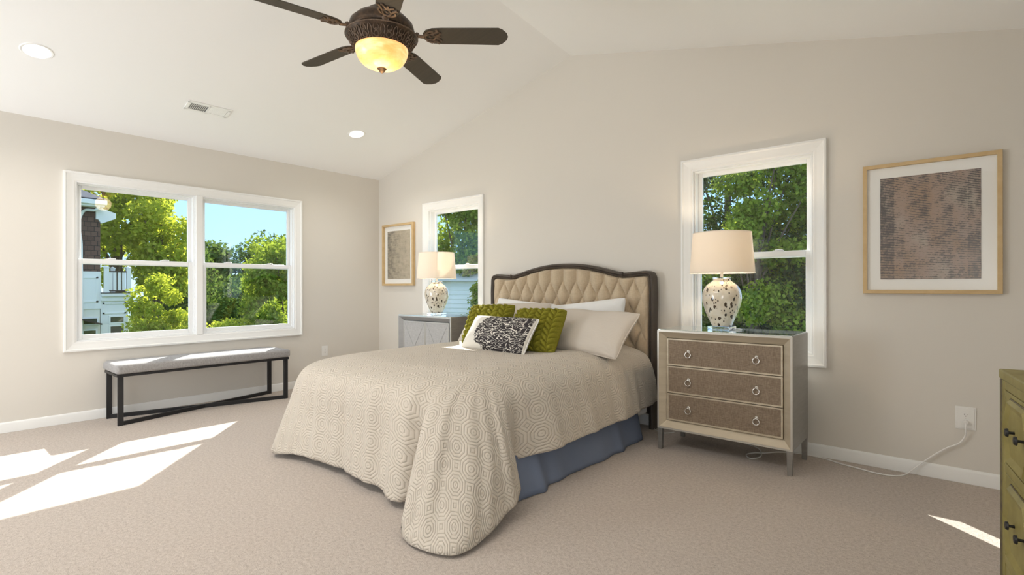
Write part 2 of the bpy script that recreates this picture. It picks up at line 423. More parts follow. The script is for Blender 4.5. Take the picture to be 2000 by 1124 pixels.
def props(o, label, cat, group=None):
    o['label'] = label; o['category'] = cat
    if group: o['group'] = group
    return o
def thing(name, label, cat, loc=(0, 0, 0), group=None):
    o = bpy.data.objects.new(name, None); COL.objects.link(o); o.location = loc; o.empty_display_size = .1
    OFF[o.name] = Vector(loc); return props(o, label, cat, group)
def structure(o): o['kind'] = 'structure'; return o
def light(name, kind, loc, parent, energy, color, radius=.04):
    d = bpy.data.lights.new(name, kind); d.energy = energy; d.color = color
    if kind in ('POINT', 'SPOT'): d.shadow_soft_size = radius
    o = bpy.data.objects.new(name, d); COL.objects.link(o); o.parent = parent; o.location = Vector(loc) - OFF[parent.name]; return o

def catmull(pts, n):
    """centripetal-ish Catmull-Rom through pts (k,d) -> (n*(k-1)+1, d)"""
    P = np.asarray(pts, float); k = len(P)
    E_ = np.vstack([2 * P[0] - P[1], P, 2 * P[-1] - P[-2]]); out = []
    for i in range(k - 1):
        p0, p1, p2, p3 = E_[i:i + 4]
        d1 = max(np.linalg.norm(p2 - p1), 1e-6); d0 = max(np.linalg.norm(p1 - p0), 1e-6); d2 = max(np.linalg.norm(p3 - p2), 1e-6)
        m1 = ((p1 - p0) / d0 * d1 * d1 + (p2 - p1) * d0) / (d0 + d1); m2 = ((p3 - p2) / d2 * d1 * d1 + (p2 - p1) * d2) / (d2 + d1)
        for t in np.arange(n) / n:
            out.append((2 * t**3 - 3 * t**2 + 1) * p1 + (t**3 - 2 * t**2 + t) * m1 + (-2 * t**3 + 3 * t**2) * p2 + (t**3 - t**2) * m2)
    out.append(P[-1]); return np.array(out)

# ================================================================== the room
def ridge_x(y): return 3.202 - 0.0813 * y
def zl(x): return 2.713 + 0.24954 * x
XR, YF = 6.85, -6.5

structure(build('floor', MB().box(-.15, XR + .15, YF - .15, .15, -.12, 0), M['carpet']))
# ceiling slabs
def ceil_poly():
    r0, r1 = ridge_x(.15), ridge_x(YF - .15)
    A = [(-.15, .15, zl(-.15)), (-.15, YF - .15, zl(-.15)), (r1, YF - .15, zl(r1)), (r0, .15, zl(r0))]
    zr0 = zl(3.202); x1 = XR + .15
    z_at = zr0 - .24304 * (x1 - 3.202)
    dr = (Vector((r1, YF - .15, zl(r1))) - Vector((r0, .15, zl(r0))))
    B = [A[3], A[2], tuple(Vector((x1, .15, z_at)) + Vector((0, dr.y, dr.z + .24304 * dr.x))), (x1, .15, z_at)]
    return A, B
CA, CB = ceil_poly()
cl = build('ceiling', MB().prism(CA[::-1], (0, 0, .14)), M['ceiling'])
# holes for the two recessed downlights
NRM = Vector((-.24954, 0, 1)).normalized()
CANS = [(.985, -3.655), (.965, -.975)]
cut = MB()
tiltM = Matrix.Rotation(-math.atan(.24954), 4, 'Y')
for cx, cy in CANS:
    m_ = Matrix.Translation((cx, cy, zl(cx))) @ tiltM
    cut.add([m_ @ Vector((.080 * math.cos(2 * pi * k / 40), .080 * math.sin(2 * pi * k / 40), z)) for z in (-.05, .07) for k in range(40)],
            [tuple(range(39, -1, -1)), tuple(range(40, 80))] + [(k, (k + 1) % 40, (k + 1) % 40 + 40, k + 40) for k in range(40)])
co_ = build('hole_cutter', cut, None)
bm_ = cl.modifiers.new('holes', 'BOOLEAN'); bm_.object = co_; bm_.operation = 'DIFFERENCE'; bm_.solver = 'EXACT'
bpy.context.view_layer.update()
dg = bpy.context.evaluated_depsgraph_get(); nm = bpy.data.meshes.new_from_object(cl.evaluated_get(dg))
cl.modifiers.clear(); cl.data = nm
bpy.data.objects.remove(co_, do_unlink=True)
structure(cl)
structure(build('ceiling', MB().prism(CB[::-1], (0, 0, .14)), M['ceiling']))

# openings
OPL = (-3.28, -1.21, .725, 2.20)                      # in the left wall: y0, y1, z0, z1
OPB = [(1.042, 1.932, .728, 2.197), (4.415, 5.308, .728, 2.197)]
w = MB(); y0, y1, z0, z1 = OPL
w.box(-.15, 0, YF - .15, y0, 0, 2.75); w.box(-.15, 0, y1, .15, 0, 2.75); w.box(-.15, 0, y0, y1, 0, z0); w.box(-.15, 0, y0, y1, z1, 2.75)
structure(build('wall_left', w, M['wall']))
w = MB(); xs = [0, OPB[0][0], OPB[0][1], OPB[1][0], OPB[1][1], XR]
for i in range(5):
    if i % 2 == 0: w.box(xs[i], xs[i + 1], 0, .15, 0, 2.5)
    else:
        w.box(xs[i], xs[i + 1], 0, .15, 0, OPB[i // 2][2]); w.box(xs[i], xs[i + 1], 0, .15, OPB[i // 2][3], 2.5)
w.prism([(0, .15, 2.5), (XR, .15, 2.5), (XR, .15, 2.75), (3.202, .15, 3.57), (0, .15, 2.77)], (0, -.15, 0))
structure(build('wall_back', w, M['wall']))
structure(build('wall_right', MB().box(XR, XR + .15, YF - .15, .15, 0, 3.2), M['wall']))
w = MB().box(0, XR, YF - .15, YF, 0, 2.5); w.prism([(0, YF, 2.5), (XR, YF, 2.5), (XR, YF, 3.05), (ridge_x(YF), YF, 3.72), (0, YF, 2.77)], (0, -.15, 0))
structure(build('wall_front', w, M['wall']))
def base_prof(a, b, t): return None
w = MB()
w.prism([(0, 0, 0), (.014, 0, 0), (.014, 0, .072), (.010, 0, .084), (.006, 0, .089), (0, 0, .089)], (0, YF, 0))
structure(build('baseboard_left', w, M['trim'], bevel=.002))
w = MB()
w.prism([(.014, 0, 0), (.014, 0, .089), (.014, -.006, .089), (.014, -.010, .084), (.014, -.014, .072), (.014, -.014, 0)], (XR - .014, 0, 0))
structure(build('baseboard_back', w, M['trim'], bevel=.002))
structure(build('baseboard_right', MB().box(XR - .014, XR, YF, -.014, 0, .089), M['trim'], bevel=.003))

# ------------------------------------------------------------------ windows
def window(name, mp, outer, units):
    """mp(a, d, z): a along the wall, d outward through it. outer = casing rectangle. units = daylight openings"""
    a0, a1, z0, z1 = outer; cw = .085
    def B(mb, A0, A1, D0, D1, Z0, Z1):
        p = mp(A0, D0, Z0); q = mp(A1, D1, Z1); mb.box(p[0], q[0], p[1], q[1], p[2], q[2])
    def frame(mb, r, wd, d0, d1):
        A0, A1, Z0, Z1 = r; wd = wd if isinstance(wd, tuple) else (wd,) * 4   # left right bottom top
        B(mb, A0, A0 + wd[0], d0, d1, Z0, Z1); B(mb, A1 - wd[1], A1, d0, d1, Z0, Z1)
        B(mb, A0 + wd[0], A1 - wd[1], d0, d1, Z0, Z0 + wd[2]); B(mb, A0 + wd[0], A1 - wd[1], d0, d1, Z1 - wd[3], Z1)
    root = bpy.data.objects.new(name, None); COL.objects.link(root); OFF[root.name] = Vector(); structure(root)
    # casing: profile swept round the opening with mitred corners (outer back band, sloping face, thin inner edge)
    prof = [(0, 0), (0, -.026), (.014, -.028), (.022, -.020), (.060, -.013), (.078, -.012), (.085, -.008), (.085, .02)]
    mb = MB(); ring = []
    for o_, d_ in prof:
        ring.append([mp(a0 + o_, d_, z0 + o_), mp(a1 - o_, d_, z0 + o_), mp(a1 - o_, d_, z1 - o_), mp(a0 + o_, d_, z1 - o_)])
    for i in range(len(prof) - 1):
        for k in range(4):
            j = (k + 1) % 4; mb.add([ring[i][k], ring[i][j], ring[i + 1][j], ring[i + 1][k]], [(0, 1, 2, 3)])
    c = build('casing', mb, M['trim'], root)
    bm = bmesh.new(); bm.from_mesh(c.data); bmesh.ops.remove_doubles(bm, verts=bm.verts, dist=1e-5); bmesh.ops.recalc_face_normals(bm, faces=bm.faces); bm.to_mesh(c.data); bm.free()
    j = MB(); r = (a0 + cw - .001, a1 - cw + .001, z0 + cw - .001, z1 - cw + .001)
    frame(j, r, .012, -.006, .14)
    for (u0, u1), (v0, v1) in zip(units[:-1], units[1:]): B(j, u1, v0, -.004, .12, z0 + cw, z1 - cw)
    build('jamb', j, M['vinyl'], root, bevel=.002)
    if len(units) > 1:
        t = MB(); B(t, units[0][1] + .006, units[1][0] - .006, -.016, -.004, z0 + cw + .001, z1 - cw - .001); build('mullion', t, M['trim'], root, bevel=.003)
    zb, zt, zm = z0 + cw + .011, z1 - cw - .011, 1.472
    for u0, u1 in units:
        st = MB(); frame(st, (u0, u1, zb, zt), .012, .02, .125); build('track', st, M['vinyl'], root, bevel=.001)
        up = MB(); frame(up, (u0 + .012, u1 - .012, zm - .028, zt - .008), (.034, .034, .040, .034), .078, .104); U = build('upper_sash', up, M['vinyl'], root, bevel=.004)
        lo = MB(); frame(lo, (u0 + .012, u1 - .012, zb + .006, zm + .022), (.034, .034, .044, .044), .040, .068); Lw = build('lower_sash', lo, M['vinyl'], root, bevel=.004)
        g = MB(); B(g, u0 + .044, u1 - .044, .0895, .0905, zm + .012, zt - .04); build('pane', g, M['pane'], U)
        g = MB(); B(g, u0 + .044, u1 - .044, .0535, .0545, zb + .048, zm - .020); build('pane', g, M['pane'], Lw)
        for fr_ in (.27, .73):
            ac = u0 + (u1 - u0) * fr_
            k = MB(); B(k, ac - .038, ac + .038, .044, .064, zm + .022, zm + .029); B(k, ac - .02, ac + .022, .046, .062, zm + .029, zm + .037); B(k, ac + .0, ac + .034, .038, .05, zm + .030, zm + .036)
            build('sash_lock', k, M['vinyl'], Lw, bevel=.003)
    return root
mpl = lambda a, d, z: (-d, a, z)
mpb = lambda a, d, z: (a, d, z)
window('window_1', mpl, (-3.362, -1.128, .643, 2.282), [(-3.266, -2.296), (-2.220, -1.224)])
window('window_2', mpb, (.957, 2.017, .643, 2.282), [(1.055, 1.920)])
window('window_3', mpb, (4.330, 5.393, .643, 2.282), [(4.428, 5.296)])

# ------------------------------------------------------------------ recessed downlights and ceiling vent
for i, (cx, cy) in enumerate(CANS):
    t = thing('recessed_downlight', ['round white recessed downlight at the far upper left of the sloped ceiling, beyond the fan',
              'round white recessed downlight in the sloped ceiling near the corner above the small framed print'][i], 'ceiling light', (cx, cy, zl(cx)), 'recessed downlights')
    m_ = Matrix.Translation((cx, cy, zl(cx))) @ tiltM
    tr = MB().lathe([(.079, .004), (.082, -.004), (.092, -.005), (.098, 0), (.098, .002)], n=48).xf(m_); build('trim_ring', tr, M['trim'], t, smooth=True)
    cone = MB().lathe([(.080, -.002), (.072, .03), (.064, .058)], n=48).xf(m_); build('reflector', cone, M['trim'], t, smooth=True)
    ln = MB().lathe([(.066, .058), (.03, .052), (.0005, .050)], n=48).xf(m_); build('lens', ln, M['led'], t, smooth=True)
    L = light('bulb', 'SPOT', Vector((cx, cy, zl(cx))) - NRM * .01, t, 26, (1, .95, .88), .06); L.data.spot_size = 2.4; L.data.spot_blend = .8
    L.rotation_euler = (0, 0, 0)
t = thing('ceiling_vent', 'white louvered rectangular air vent on the sloped ceiling', 'vent', (.757, -2.43, zl(.757)))
m_ = Matrix.Translation((.757, -2.432, zl(.757))) @ tiltM
hx, hy = .072, .170
f = MB(); f.box(-hx - .012, hx + .012, -hy - .012, hy + .012, -.003, .001)
f.box(-hx - .012, -hx + .02, -hy - .012, hy + .012, -.009, -.003); f.box(hx - .02, hx + .012, -hy - .012, hy + .012, -.009, -.003)
f.box(-hx, hx, -hy - .012, -hy + .012, -.009, -.003); f.box(-hx, hx, hy - .012, hy + .012, -.009, -.003); f.box(-hx, hx, -.008, .008, -.009, -.003)
build('vent_frame', f.xf(m_), M['trim'], t)
bk = MB(); bk.box(-hx + .02, hx - .02, -hy + .012, -.008, -.0045, -.0035); build('duct_shade_sheet', bk.xf(m_), mat('shadowed_duct', (.16, .16, .16), .8), t)  # dark grey sheet paints the shade between half the louvers
for sgn in (-1, 1):
    for k in range(10):
        yc = sgn * (.018 + k * .0145); s_ = MB(); dy = .006 * sgn
        s_.hexa([(-hx + .02, yc - .0045 + dy, -.009), (hx - .02, yc - .0045 + dy, -.009), (hx - .02, yc - .003 + dy, -.009), (-hx + .02, yc - .003 + dy, -.009)],
                [(-hx + .02, yc - .0045 - dy * .6, -.0035), (hx - .02, yc - .0045 - dy * .6, -.0035), (hx - .02, yc - .003 - dy * .6, -.0035), (-hx + .02, yc - .003 - dy * .6, -.0035)])
        build('louver', s_.xf(m_), M['trim'], t)

# ------------------------------------------------------------------ outlets
def outlet(label, mp, a, z, w_, h_, loc):
    t = thing('wall_outlet', label, 'outlet', loc)
    p = MB()
    def B(mb, A0, A1, D0, D1, Z0, Z1):
        P_ = mp(A0, D0, Z0); Q = mp(A1, D1, Z1); mb.box(P_[0], Q[0], P_[1], Q[1], P_[2], Q[2])
    B(p, a - w_ / 2, a + w_ / 2, -.005, 0, z - h_ / 2, z + h_ / 2); B(p, a - w_ / 2 + .008, a + w_ / 2 - .008, -.0075, -.005, z - h_ / 2 + .008, z + h_ / 2 - .008)
    build('cover_plate', p, M['plastic'], t, bevel=.003)
    for s in (-1, 1):
        zc = z + s * .0195
        pts = [mp(a + .0165 * math.cos(q), -.0075, zc + .0135 * max(-1, min(1, 1.25 * math.sin(q)))) for q in np.linspace(0, 2 * pi, 24, endpoint=False)]
        o = MB(); d = Vector(mp(0, -.002, 0)); o.prism(pts, d); R = build('receptacle', o, M['plastic'], t)
        sl = MB(); B(sl, a - .0075, a - .0055, -.0100, -.0094, zc + .000, zc + .008); B(sl, a + .0055, a + .0075, -.0100, -.0094, zc + .001, zc + .007)
        q = mp(a, -.0094, zc - .006); sl.prism([mp(a + .0026 * math.cos(k), -.0094, zc - .0065 + .0026 * math.sin(k)) for k in np.linspace(0, 2 * pi, 10, endpoint=False)], Vector(mp(0, -.0006, 0)))
        build('slot', sl, M['dark_slot'], R)
    sc = MB(); B(sc, a - .002, a + .002, -.009, -.0075, z - .002, z + .002); build('screw', sc, M['steel'], t)
    return t
outlet('white double outlet under the wide left window, right of the bench', mpl, -.821, .420, .082, .128, (0, -.821, .42))
outlet('white oversized double outlet with a plug in it, low beside the green chest', mpb, 6.138, .405, .098, .140, (6.138, 0, .405))
t = thing('power_cord', 'thin white power cord from the right outlet drooping along the carpet to the nightstand', 'cord', (6.138, -.03, .37))
pl_ = MB().tube([(6.139, -.009, .383), (6.139, -.034, .380)], [.013, .012], 12); build('plug', pl_, M['plastic'], t, smooth=True, bevel=.002)
pts = catmull([(6.139, -.033, .380), (6.138, -.040, .352), (6.135, -.034, .30), (6.112, -.03, .255), (6.05, -.03, .21), (5.98, -.03, .145), (5.90, -.04, .060), (5.845, -.075, .008), (5.788, -.150, .005), (5.707, -.164, .005), (5.606, -.136, .005), (5.485, -.10, .005), (5.379, -.05, .005), (5.306, -.04, .005), (5.21, -.045, .005), (5.1, -.10, .005), (5.032, -.186, .005), (4.961, -.246, .005), (4.937, -.312, .005), (4.984, -.385, .005), (5.025, -.327, .006), (5.012, -.22, .008), (4.95, -.10, .008), (4.85, -.05, .01)], 8)
build('cable', MB().tube(pts,   .0042, 8), M['plastic'], t, smooth=True)
c = build('lamp_cable', MB().tube(catmull([(4.30, -.10, .005), (4.24, -.17, .005), (4.185, -.15, .005), (4.12, -.10, .005), (4.07, -.06, .005)], 8), .0036, 8), M['plastic'], smooth=True)
props(c, 'short length of white cable on the carpet between the bed and the drawer nightstand', 'cord')

# ------------------------------------------------------------------ framed prints
def picture(name, label, x0, x1, z0, z1, fw, mw_, depth, art, loc):
    t = thing(name, label, 'picture', loc)
    f = MB(); d0, d1 = -depth, -.004
    o = [(x0, z0), (x1, z0), (x1, z1), (x0, z1)]; i = [(x0 + fw, z0 + fw), (x1 - fw, z0 + fw), (x1 - fw, z1 - fw), (x0 + fw, z1 - fw)]
    for k in range(4):
        j = (k + 1) % 4; a, b, c_, d = o[k], o[j], i[j], i[k]
        f.add([(p[0], y, p[1]) for y in (d0, d1) for p in (a, b, c_, d)], [(0, 1, 2, 3), (7, 6, 5, 4), (0, 4, 5, 1), (3, 2, 6, 7)])
    build('frame', f, M['oak'], t, bevel=.0015)
    b = MB().box(x0 + fw, x1 - fw, -.012, -.005, z0 + fw, z1 - fw); build('mat_board', b, M['mat_board'], t)
    ax0, ax1, az0, az1 = x0 + fw + mw_[0], x1 - fw - mw_[0], z0 + fw + mw_[1], z1 - fw - mw_[2]
    n = 25; A = np.zeros((n, n, 3)); UV = np.zeros((n, n, 2)); rng = np.random.RandomState(4)
    for r in range(n):
        for c in range(n):
            u, v = c / (n - 1), r / (n - 1); e = .0016 * (rng.rand(2) - .5) if (r in (0, n - 1) or c in (0, n - 1)) else (0, 0)
            A[r, c] = (ax0 + (ax1 - ax0) * u + e[0], -.0155, az0 + (az1 - az0) * v + e[1]); UV[r, c] = (u, v)
    build('print', MB().grid(A, UV), art, t, solid=.002)
    g = MB().box(x0 + fw, x1 - fw, -.0215, -.020, z0 + fw, z1 - fw); build('picture_glass', g, M['picture_glass'], t)
picture('framed_print', 'large oak-framed woven-looking brown print hung right of the window', 5.611, 6.306, 1.176, 2.039, .024, (.072, .070, .070), .034, M['art_b'], (5.96, 0, 1.6))
picture('framed_print', 'small oak-framed faded taupe abstract print beside the room corner', .125, .790, 1.247, 2.070, .028, (.062, .062, .062), .045, M['art_a'], (.46, 0, 1.66))

# ------------------------------------------------------------------ bench
t = thing('bench', 'long grey upholstered bench on crossed black metal frames under the wide window', 'bench', (.27, -2.31, 0))
by0, by1, bx0, bx1 = -3.075, -1.525, .045, .50
n, k = 60, 22
def cushion(x0, x1, y0, y1, z0, z1, r):
    """soft box with crowned top"""
    mb = MB(); N1, N2, N3 = 50, 18, 6
    def face(f, a, b): mb.grid(np.array([[f(u, v) for u in np.linspace(0, 1, a)] for v in np.linspace(0, 1, b)]))
    c = np.array([(x0 + x1) / 2, (y0 + y1) / 2, (z0 + z1) / 2]); h = np.array([(x1 - x0) / 2, (y1 - y0) / 2, (z1 - z0) / 2])
    def rnd(p):
        q = np.clip(p, -(h - r), h - r); d = p - q; l = np.linalg.norm(d)
        if l > 1e-9: p = q + d / l * min(l, r) if l > r or True else p
        e = q + (d / l * r if l > 1e-9 else 0)
        e = np.array(e); u_, v_ = e[0] / h[0], e[1] / h[1]
        if e[2] > 0: e[2] += .006 * (1 - u_ * u_) * (1 - v_**4)
        return e + c
    sx, sy, sz = [np.linspace(-h[i], h[i], q) for i, q in enumerate((16, 60, 9))]
    for zz in (-h[2], h[2]): mb.grid(np.array([[rnd(np.array([a, b, zz])) for b in sy] for a in sx]), flip=zz > 0)
    for xx in (-h[0], h[0]): mb.grid(np.array([[rnd(np.array([xx, b, a])) for b in sy] for a in sz]), flip=xx < 0)
    for yy in (-h[1], h[1]): mb.grid(np.array([[rnd(np.array([b, yy, a])) for b in sx] for a in sz]), flip=yy > 0)
    return mb
def weld(o, d=1e-4):
    bm = bmesh.new(); bm.from_mesh(o.data); bmesh.ops.remove_doubles(bm, verts=bm.verts, dist=d); bmesh.ops.recalc_face_normals(bm, faces=bm.faces)
    for f_ in bm.faces: f_.smooth = True
    bm.to_mesh(o.data); bm.free(); return o
weld(build('seat', cushion(bx0 - .012, bx1 + .012, by0 - .012, by1 + .012, .455, .542, .028), M['grey_linen'], t))
r_ = MB(); r_.box(bx0 + .01, bx1 - .01, by0, by0 + .03, .432, .4545); r_.box(bx0 + .01, bx1 - .01, by1 - .03, by1, .432, .4545)
r_.box(bx1 - .04, bx1 - .01, by0 + .03, by1 - .03, .432, .4545); r_.box(bx0 + .01, bx0 + .04, by0 + .03, by1 - .03, .432, .4545)
build('top_rail', r_, M['black'], t, bevel=.002)
lw = .042
LX = {'b': bx0 + .030, 'f': bx1 - .030}; LY = {'n': by0 + .030, 'r': by1 - .030}
for kx in 'bf':
    for ky in 'nr':
        x, y = LX[kx], LY[ky]; sg = 1 if ky == 'n' else -1
        build('leg', MB().box(x - .013, x + .013, y - sg * lw * .5 - 0, y + sg * lw * .5, 0, .432), M['black'], t, bevel=.002)
for (ax, ay), (bx, by) in ((('b', 'n'), ('f', 'r')), (('f', 'n'), ('b', 'r'))):
    p = Vector((LX[ax], LY[ay], 0)); q = Vector((LX[bx], LY[by], 0)); d = (q - p).normalized(); s = Vector((-d.y, d.x, 0)) * .013
    zt = .037 if ax == 'b' else .0355
    a_ = p + d * .012; b_ = q - d * .012
    build('floor_bar', MB().hexa([a_ - s, b_ - s, b_ + s, a_ + s], [v + Vector((0, 0, zt)) for v in (a_ - s, b_ - s, b_ + s, a_ + s)]), M['black'], t, bevel=.0015)

# ------------------------------------------------------------------ bed
BX, HY = 3.177, -.13
bed = thing('bed', 'king bed with button-tufted beige headboard in a dark wood frame', 'bed', (BX, -1.1, 0))
half = [(0, 1.452), (.15, 1.447), (.30, 1.428), (.45, 1.396), (.56, 1.368), (.64, 1.353), (.72, 1.354), (.82, 1.362), (.89, 1.362), (.925, 1.348), (.943, 1.315), (.948, 1.26), (.948, .9), (.948, .45), (.948, 0.0)]
fw = .023                                            # half the frame's face width
oc = catmull(half, 8)
nrm = []
for i in range(len(oc)):
    tt = oc[min(i + 1, len(oc) - 1)] - oc[max(i - 1, 0)]; tt = tt / np.linalg.norm(tt); nrm.append((-tt[1] * -1, tt[0] * -1))
nrm = np.array(nrm); nrm = np.where((nrm[:, :1] * 0 + (nrm[:, 1:] * (oc[:, 1:] - .6) + nrm[:, :1] * oc[:, :1] < 0)), -nrm, nrm)
center = oc - nrm * fw
full = np.vstack([np.c_[-center[::-1][:-1, 0], center[::-1][:-1, 1]], center]); fn_ = np.vstack([np.c_[-nrm[::-1][:-1, 0], nrm[::-1][:-1, 1]], nrm])
# moulding section: (offset along the outward normal, depth y)
sec = [(-fw, -.035), (-fw, -.105), (-fw * .75, -.122), (-fw * .35, -.127), (-fw * .1, -.120), (fw * .25, -.128), (fw * .7, -.124), (fw, -.108), (fw, -.035)]
A = np.array([[(BX + p[0] + q[0] * o_, y_, p[1] + q[1] * o_) for o_, y_ in sec] for p, q in zip(full, fn_)])
fm = MB().grid(A); fm.f += [tuple((i + 1) * 9 - 1 - 0 if e else i * 9 for e in ()) for i in ()]
for i in range(len(full) - 1): fm.f.append((i * 9, (i + 1) * 9, (i + 1) * 9 + 8, i * 9 + 8))
fr = build('headboard_frame', fm, M['dark_wood'], bed); weld(fr)
try: fr.data.set_sharp_from_angle(angle=math.radians(50))
except Exception: pass
for s in (-1, 1):                                     # little carved scrolls where the top rail dips
    cv = MB()
    for dx, rr, zz in ((0, .014, .004), (-.03, .010, .006), (.03, .010, .004), (.055, .007, .006), (-.055, .007, .010)): cv.ball((BX + s * (.655 + dx), -.118, 1.338 + zz), rr, 10, 7, 1.0)
    cv.tube([(BX + s * .655, -.124, 1.357), (BX + s * .655, -.132, 1.34), (BX + s * .655, -.126, 1.315)], [.006, .008, .005], 8)
    build('carved_scroll', cv, M['dark_wood'], fr, smooth=True)
# tufted panel
hw = .948 - .046; zb_ = .30
def ztop(x):
    return np.interp(abs(x), oc[:95, 0], oc[:95, 1]) - .046
DX, DZ, Z1r = .152, .147, 1.285
nx, nz = 380, 230
A = np.zeros((nz, nx, 3))
xsu = np.linspace(-hw, hw, nx)
zt_ = np.array([min(ztop(x), 1.352 - .046 + .2 * 0 + (.0 if abs(x) > .62 else 1)) for x in xsu]); zt_ = np.array([ztop(x) for x in xsu])
cr = np.clip((np.abs(xsu) - (hw - .035)) / .035, 0, 1); zt_ = zt_ - .035 * (1 - np.sqrt(np.clip(1 - cr**2, 0, 1)))
for j in range(nz):
    z = zb_ + (zt_ - zb_) * (j / (nz - 1)) ** .8
    zz = (z - Z1r)
    a = xsu / DX + zz / (2 * DZ); b = xsu / DX - zz / (2 * DZ)
    lowz = zz < 0
    a = np.where(lowz, a, xsu / DX); b = np.where(lowz, b, xsu / DX)
    sa, sb = np.abs(np.sin(pi * a)), np.abs(np.sin(pi * b))
    h = (sa * sb) ** .40
    # beyond the outermost buttons the cloth is smooth apart from short pleats
    out = np.clip((np.abs(xsu) - .80) / .05, 0, 1); h = h * (1 - .75 * out) + .75 * .75 * out
    edge = np.minimum.reduce([(hw - np.abs(xsu)) / .03, (zt_ - z) / .03, np.ones(nx)]); edge = np.sqrt(np.clip(1 - (1 - np.clip(edge, 0, 1)) ** 2, 0, 1))
    h = h * np.clip((zt_ - z) / .05, 0.35, 1) ** .5 if False else h
    A[j, :, 0] = BX + xsu; A[j, :, 2] = z; A[j, :, 1] = -.088 - .002 * edge - .062 * h * edge
up_ = build('tufted_panel', MB().grid(A), M['tuft'], bed, smooth=True, angle=180)
pp = [(x, z) for x, z in zip(xsu[::6], zt_[::6] + .004)]
pp = [(-hw - .004, z) for z in np.linspace(.4, pp[0][1] - .02, 6)] + pp + [(hw + .004, z) for z in np.linspace(pp[-1][1] - .02, .4, 6)]
build('piping', MB().tube([(BX + x, -.098, z) for x, z in pp], .0055, 8), M['tuft'], up_, smooth=True)
for row in range(4):
    zr = Z1r - DZ * row
    xs_ = [DX * i for i in range(-5, 6)] if row % 2 == 0 else [DX * (i + .5) for i in range(-6, 6)]
    for xb in xs_:
        if row >= 2 and abs(xb) < .72 and row == 3: continue
        build('button', MB().lathe([(.013, 0), (.0125, .005), (.008, .009), (.0004, .010)], n=14).xf(Matrix.Translation((BX + xb, -.092, zr)) @ Matrix.Rotation(pi / 2, 4, 'X')), M['tuft'], up_, smooth=True)
bp = MB().box(BX - hw - .01, BX + hw + .01, -.084, -.04, .12, 1.29); build('back_panel', bp, M['dark_wood'], bed)
build('mattress', MB().box(2.34, 4.03, -2.14, -.155, .37, .64), M['white_cotton'], bed, bevel=.09)
# skirt: gathered cloth hung from the box spring
sp = []
for u in np.linspace(0, 1, 70): sp.append((2.32, -.40 - 1.62 * u, -1, 0, u * 1.6))
for u in np.linspace(0, 1, 90)[1:]: sp.append((2.32 + 1.78 * u, -2.02, 0, -1, 1.6 + u * 1.8))
for u in np.linspace(0, 1, 120)[1:]: sp.append((4.10, -2.02 + 1.57 * u, 1, 0, 3.4 + u * 1.6))
rows = []
for k in range(14):
    v = k / 13; z = .37 - .366 * v; rw = []
    for x, y, nx_, ny_, s in sp:
        wv = .012 * math.sin(s * 6.0 + 1.2 * math.sin(s * 3)) + .004 * math.sin(s * 23 + 2) + (.03 * math.exp(-((s - 3.62) / .05) ** 2) - .02 * math.exp(-((s - 3.74) / .06) ** 2) + .025 * math.exp(-((s - 4.62) / .06) ** 2) if s > 3.4 else 0)
        d = .015 + .085 * v ** 1.2 + wv * v
        rw.append((x + nx_ * d, y + ny_ * d, z))
    rows.append(rw)
build('bed_skirt', MB().grid(np.array(rows)), M['blue_skirt'], bed, smooth=True, angle=180, solid=.004)
for s in (-1, 1):
    for y in (-1.95, -.35): build('leg', MB().box(BX + s * .80 - .03, BX + s * .80 + .03, y - .03, y + .03, 0, .14), M['dark_wood'], bed)
build('box_spring', MB().box(2.33, 4.09, -2.01, -.16, .14, .368), M['white_cotton'], bed, bevel=.02)

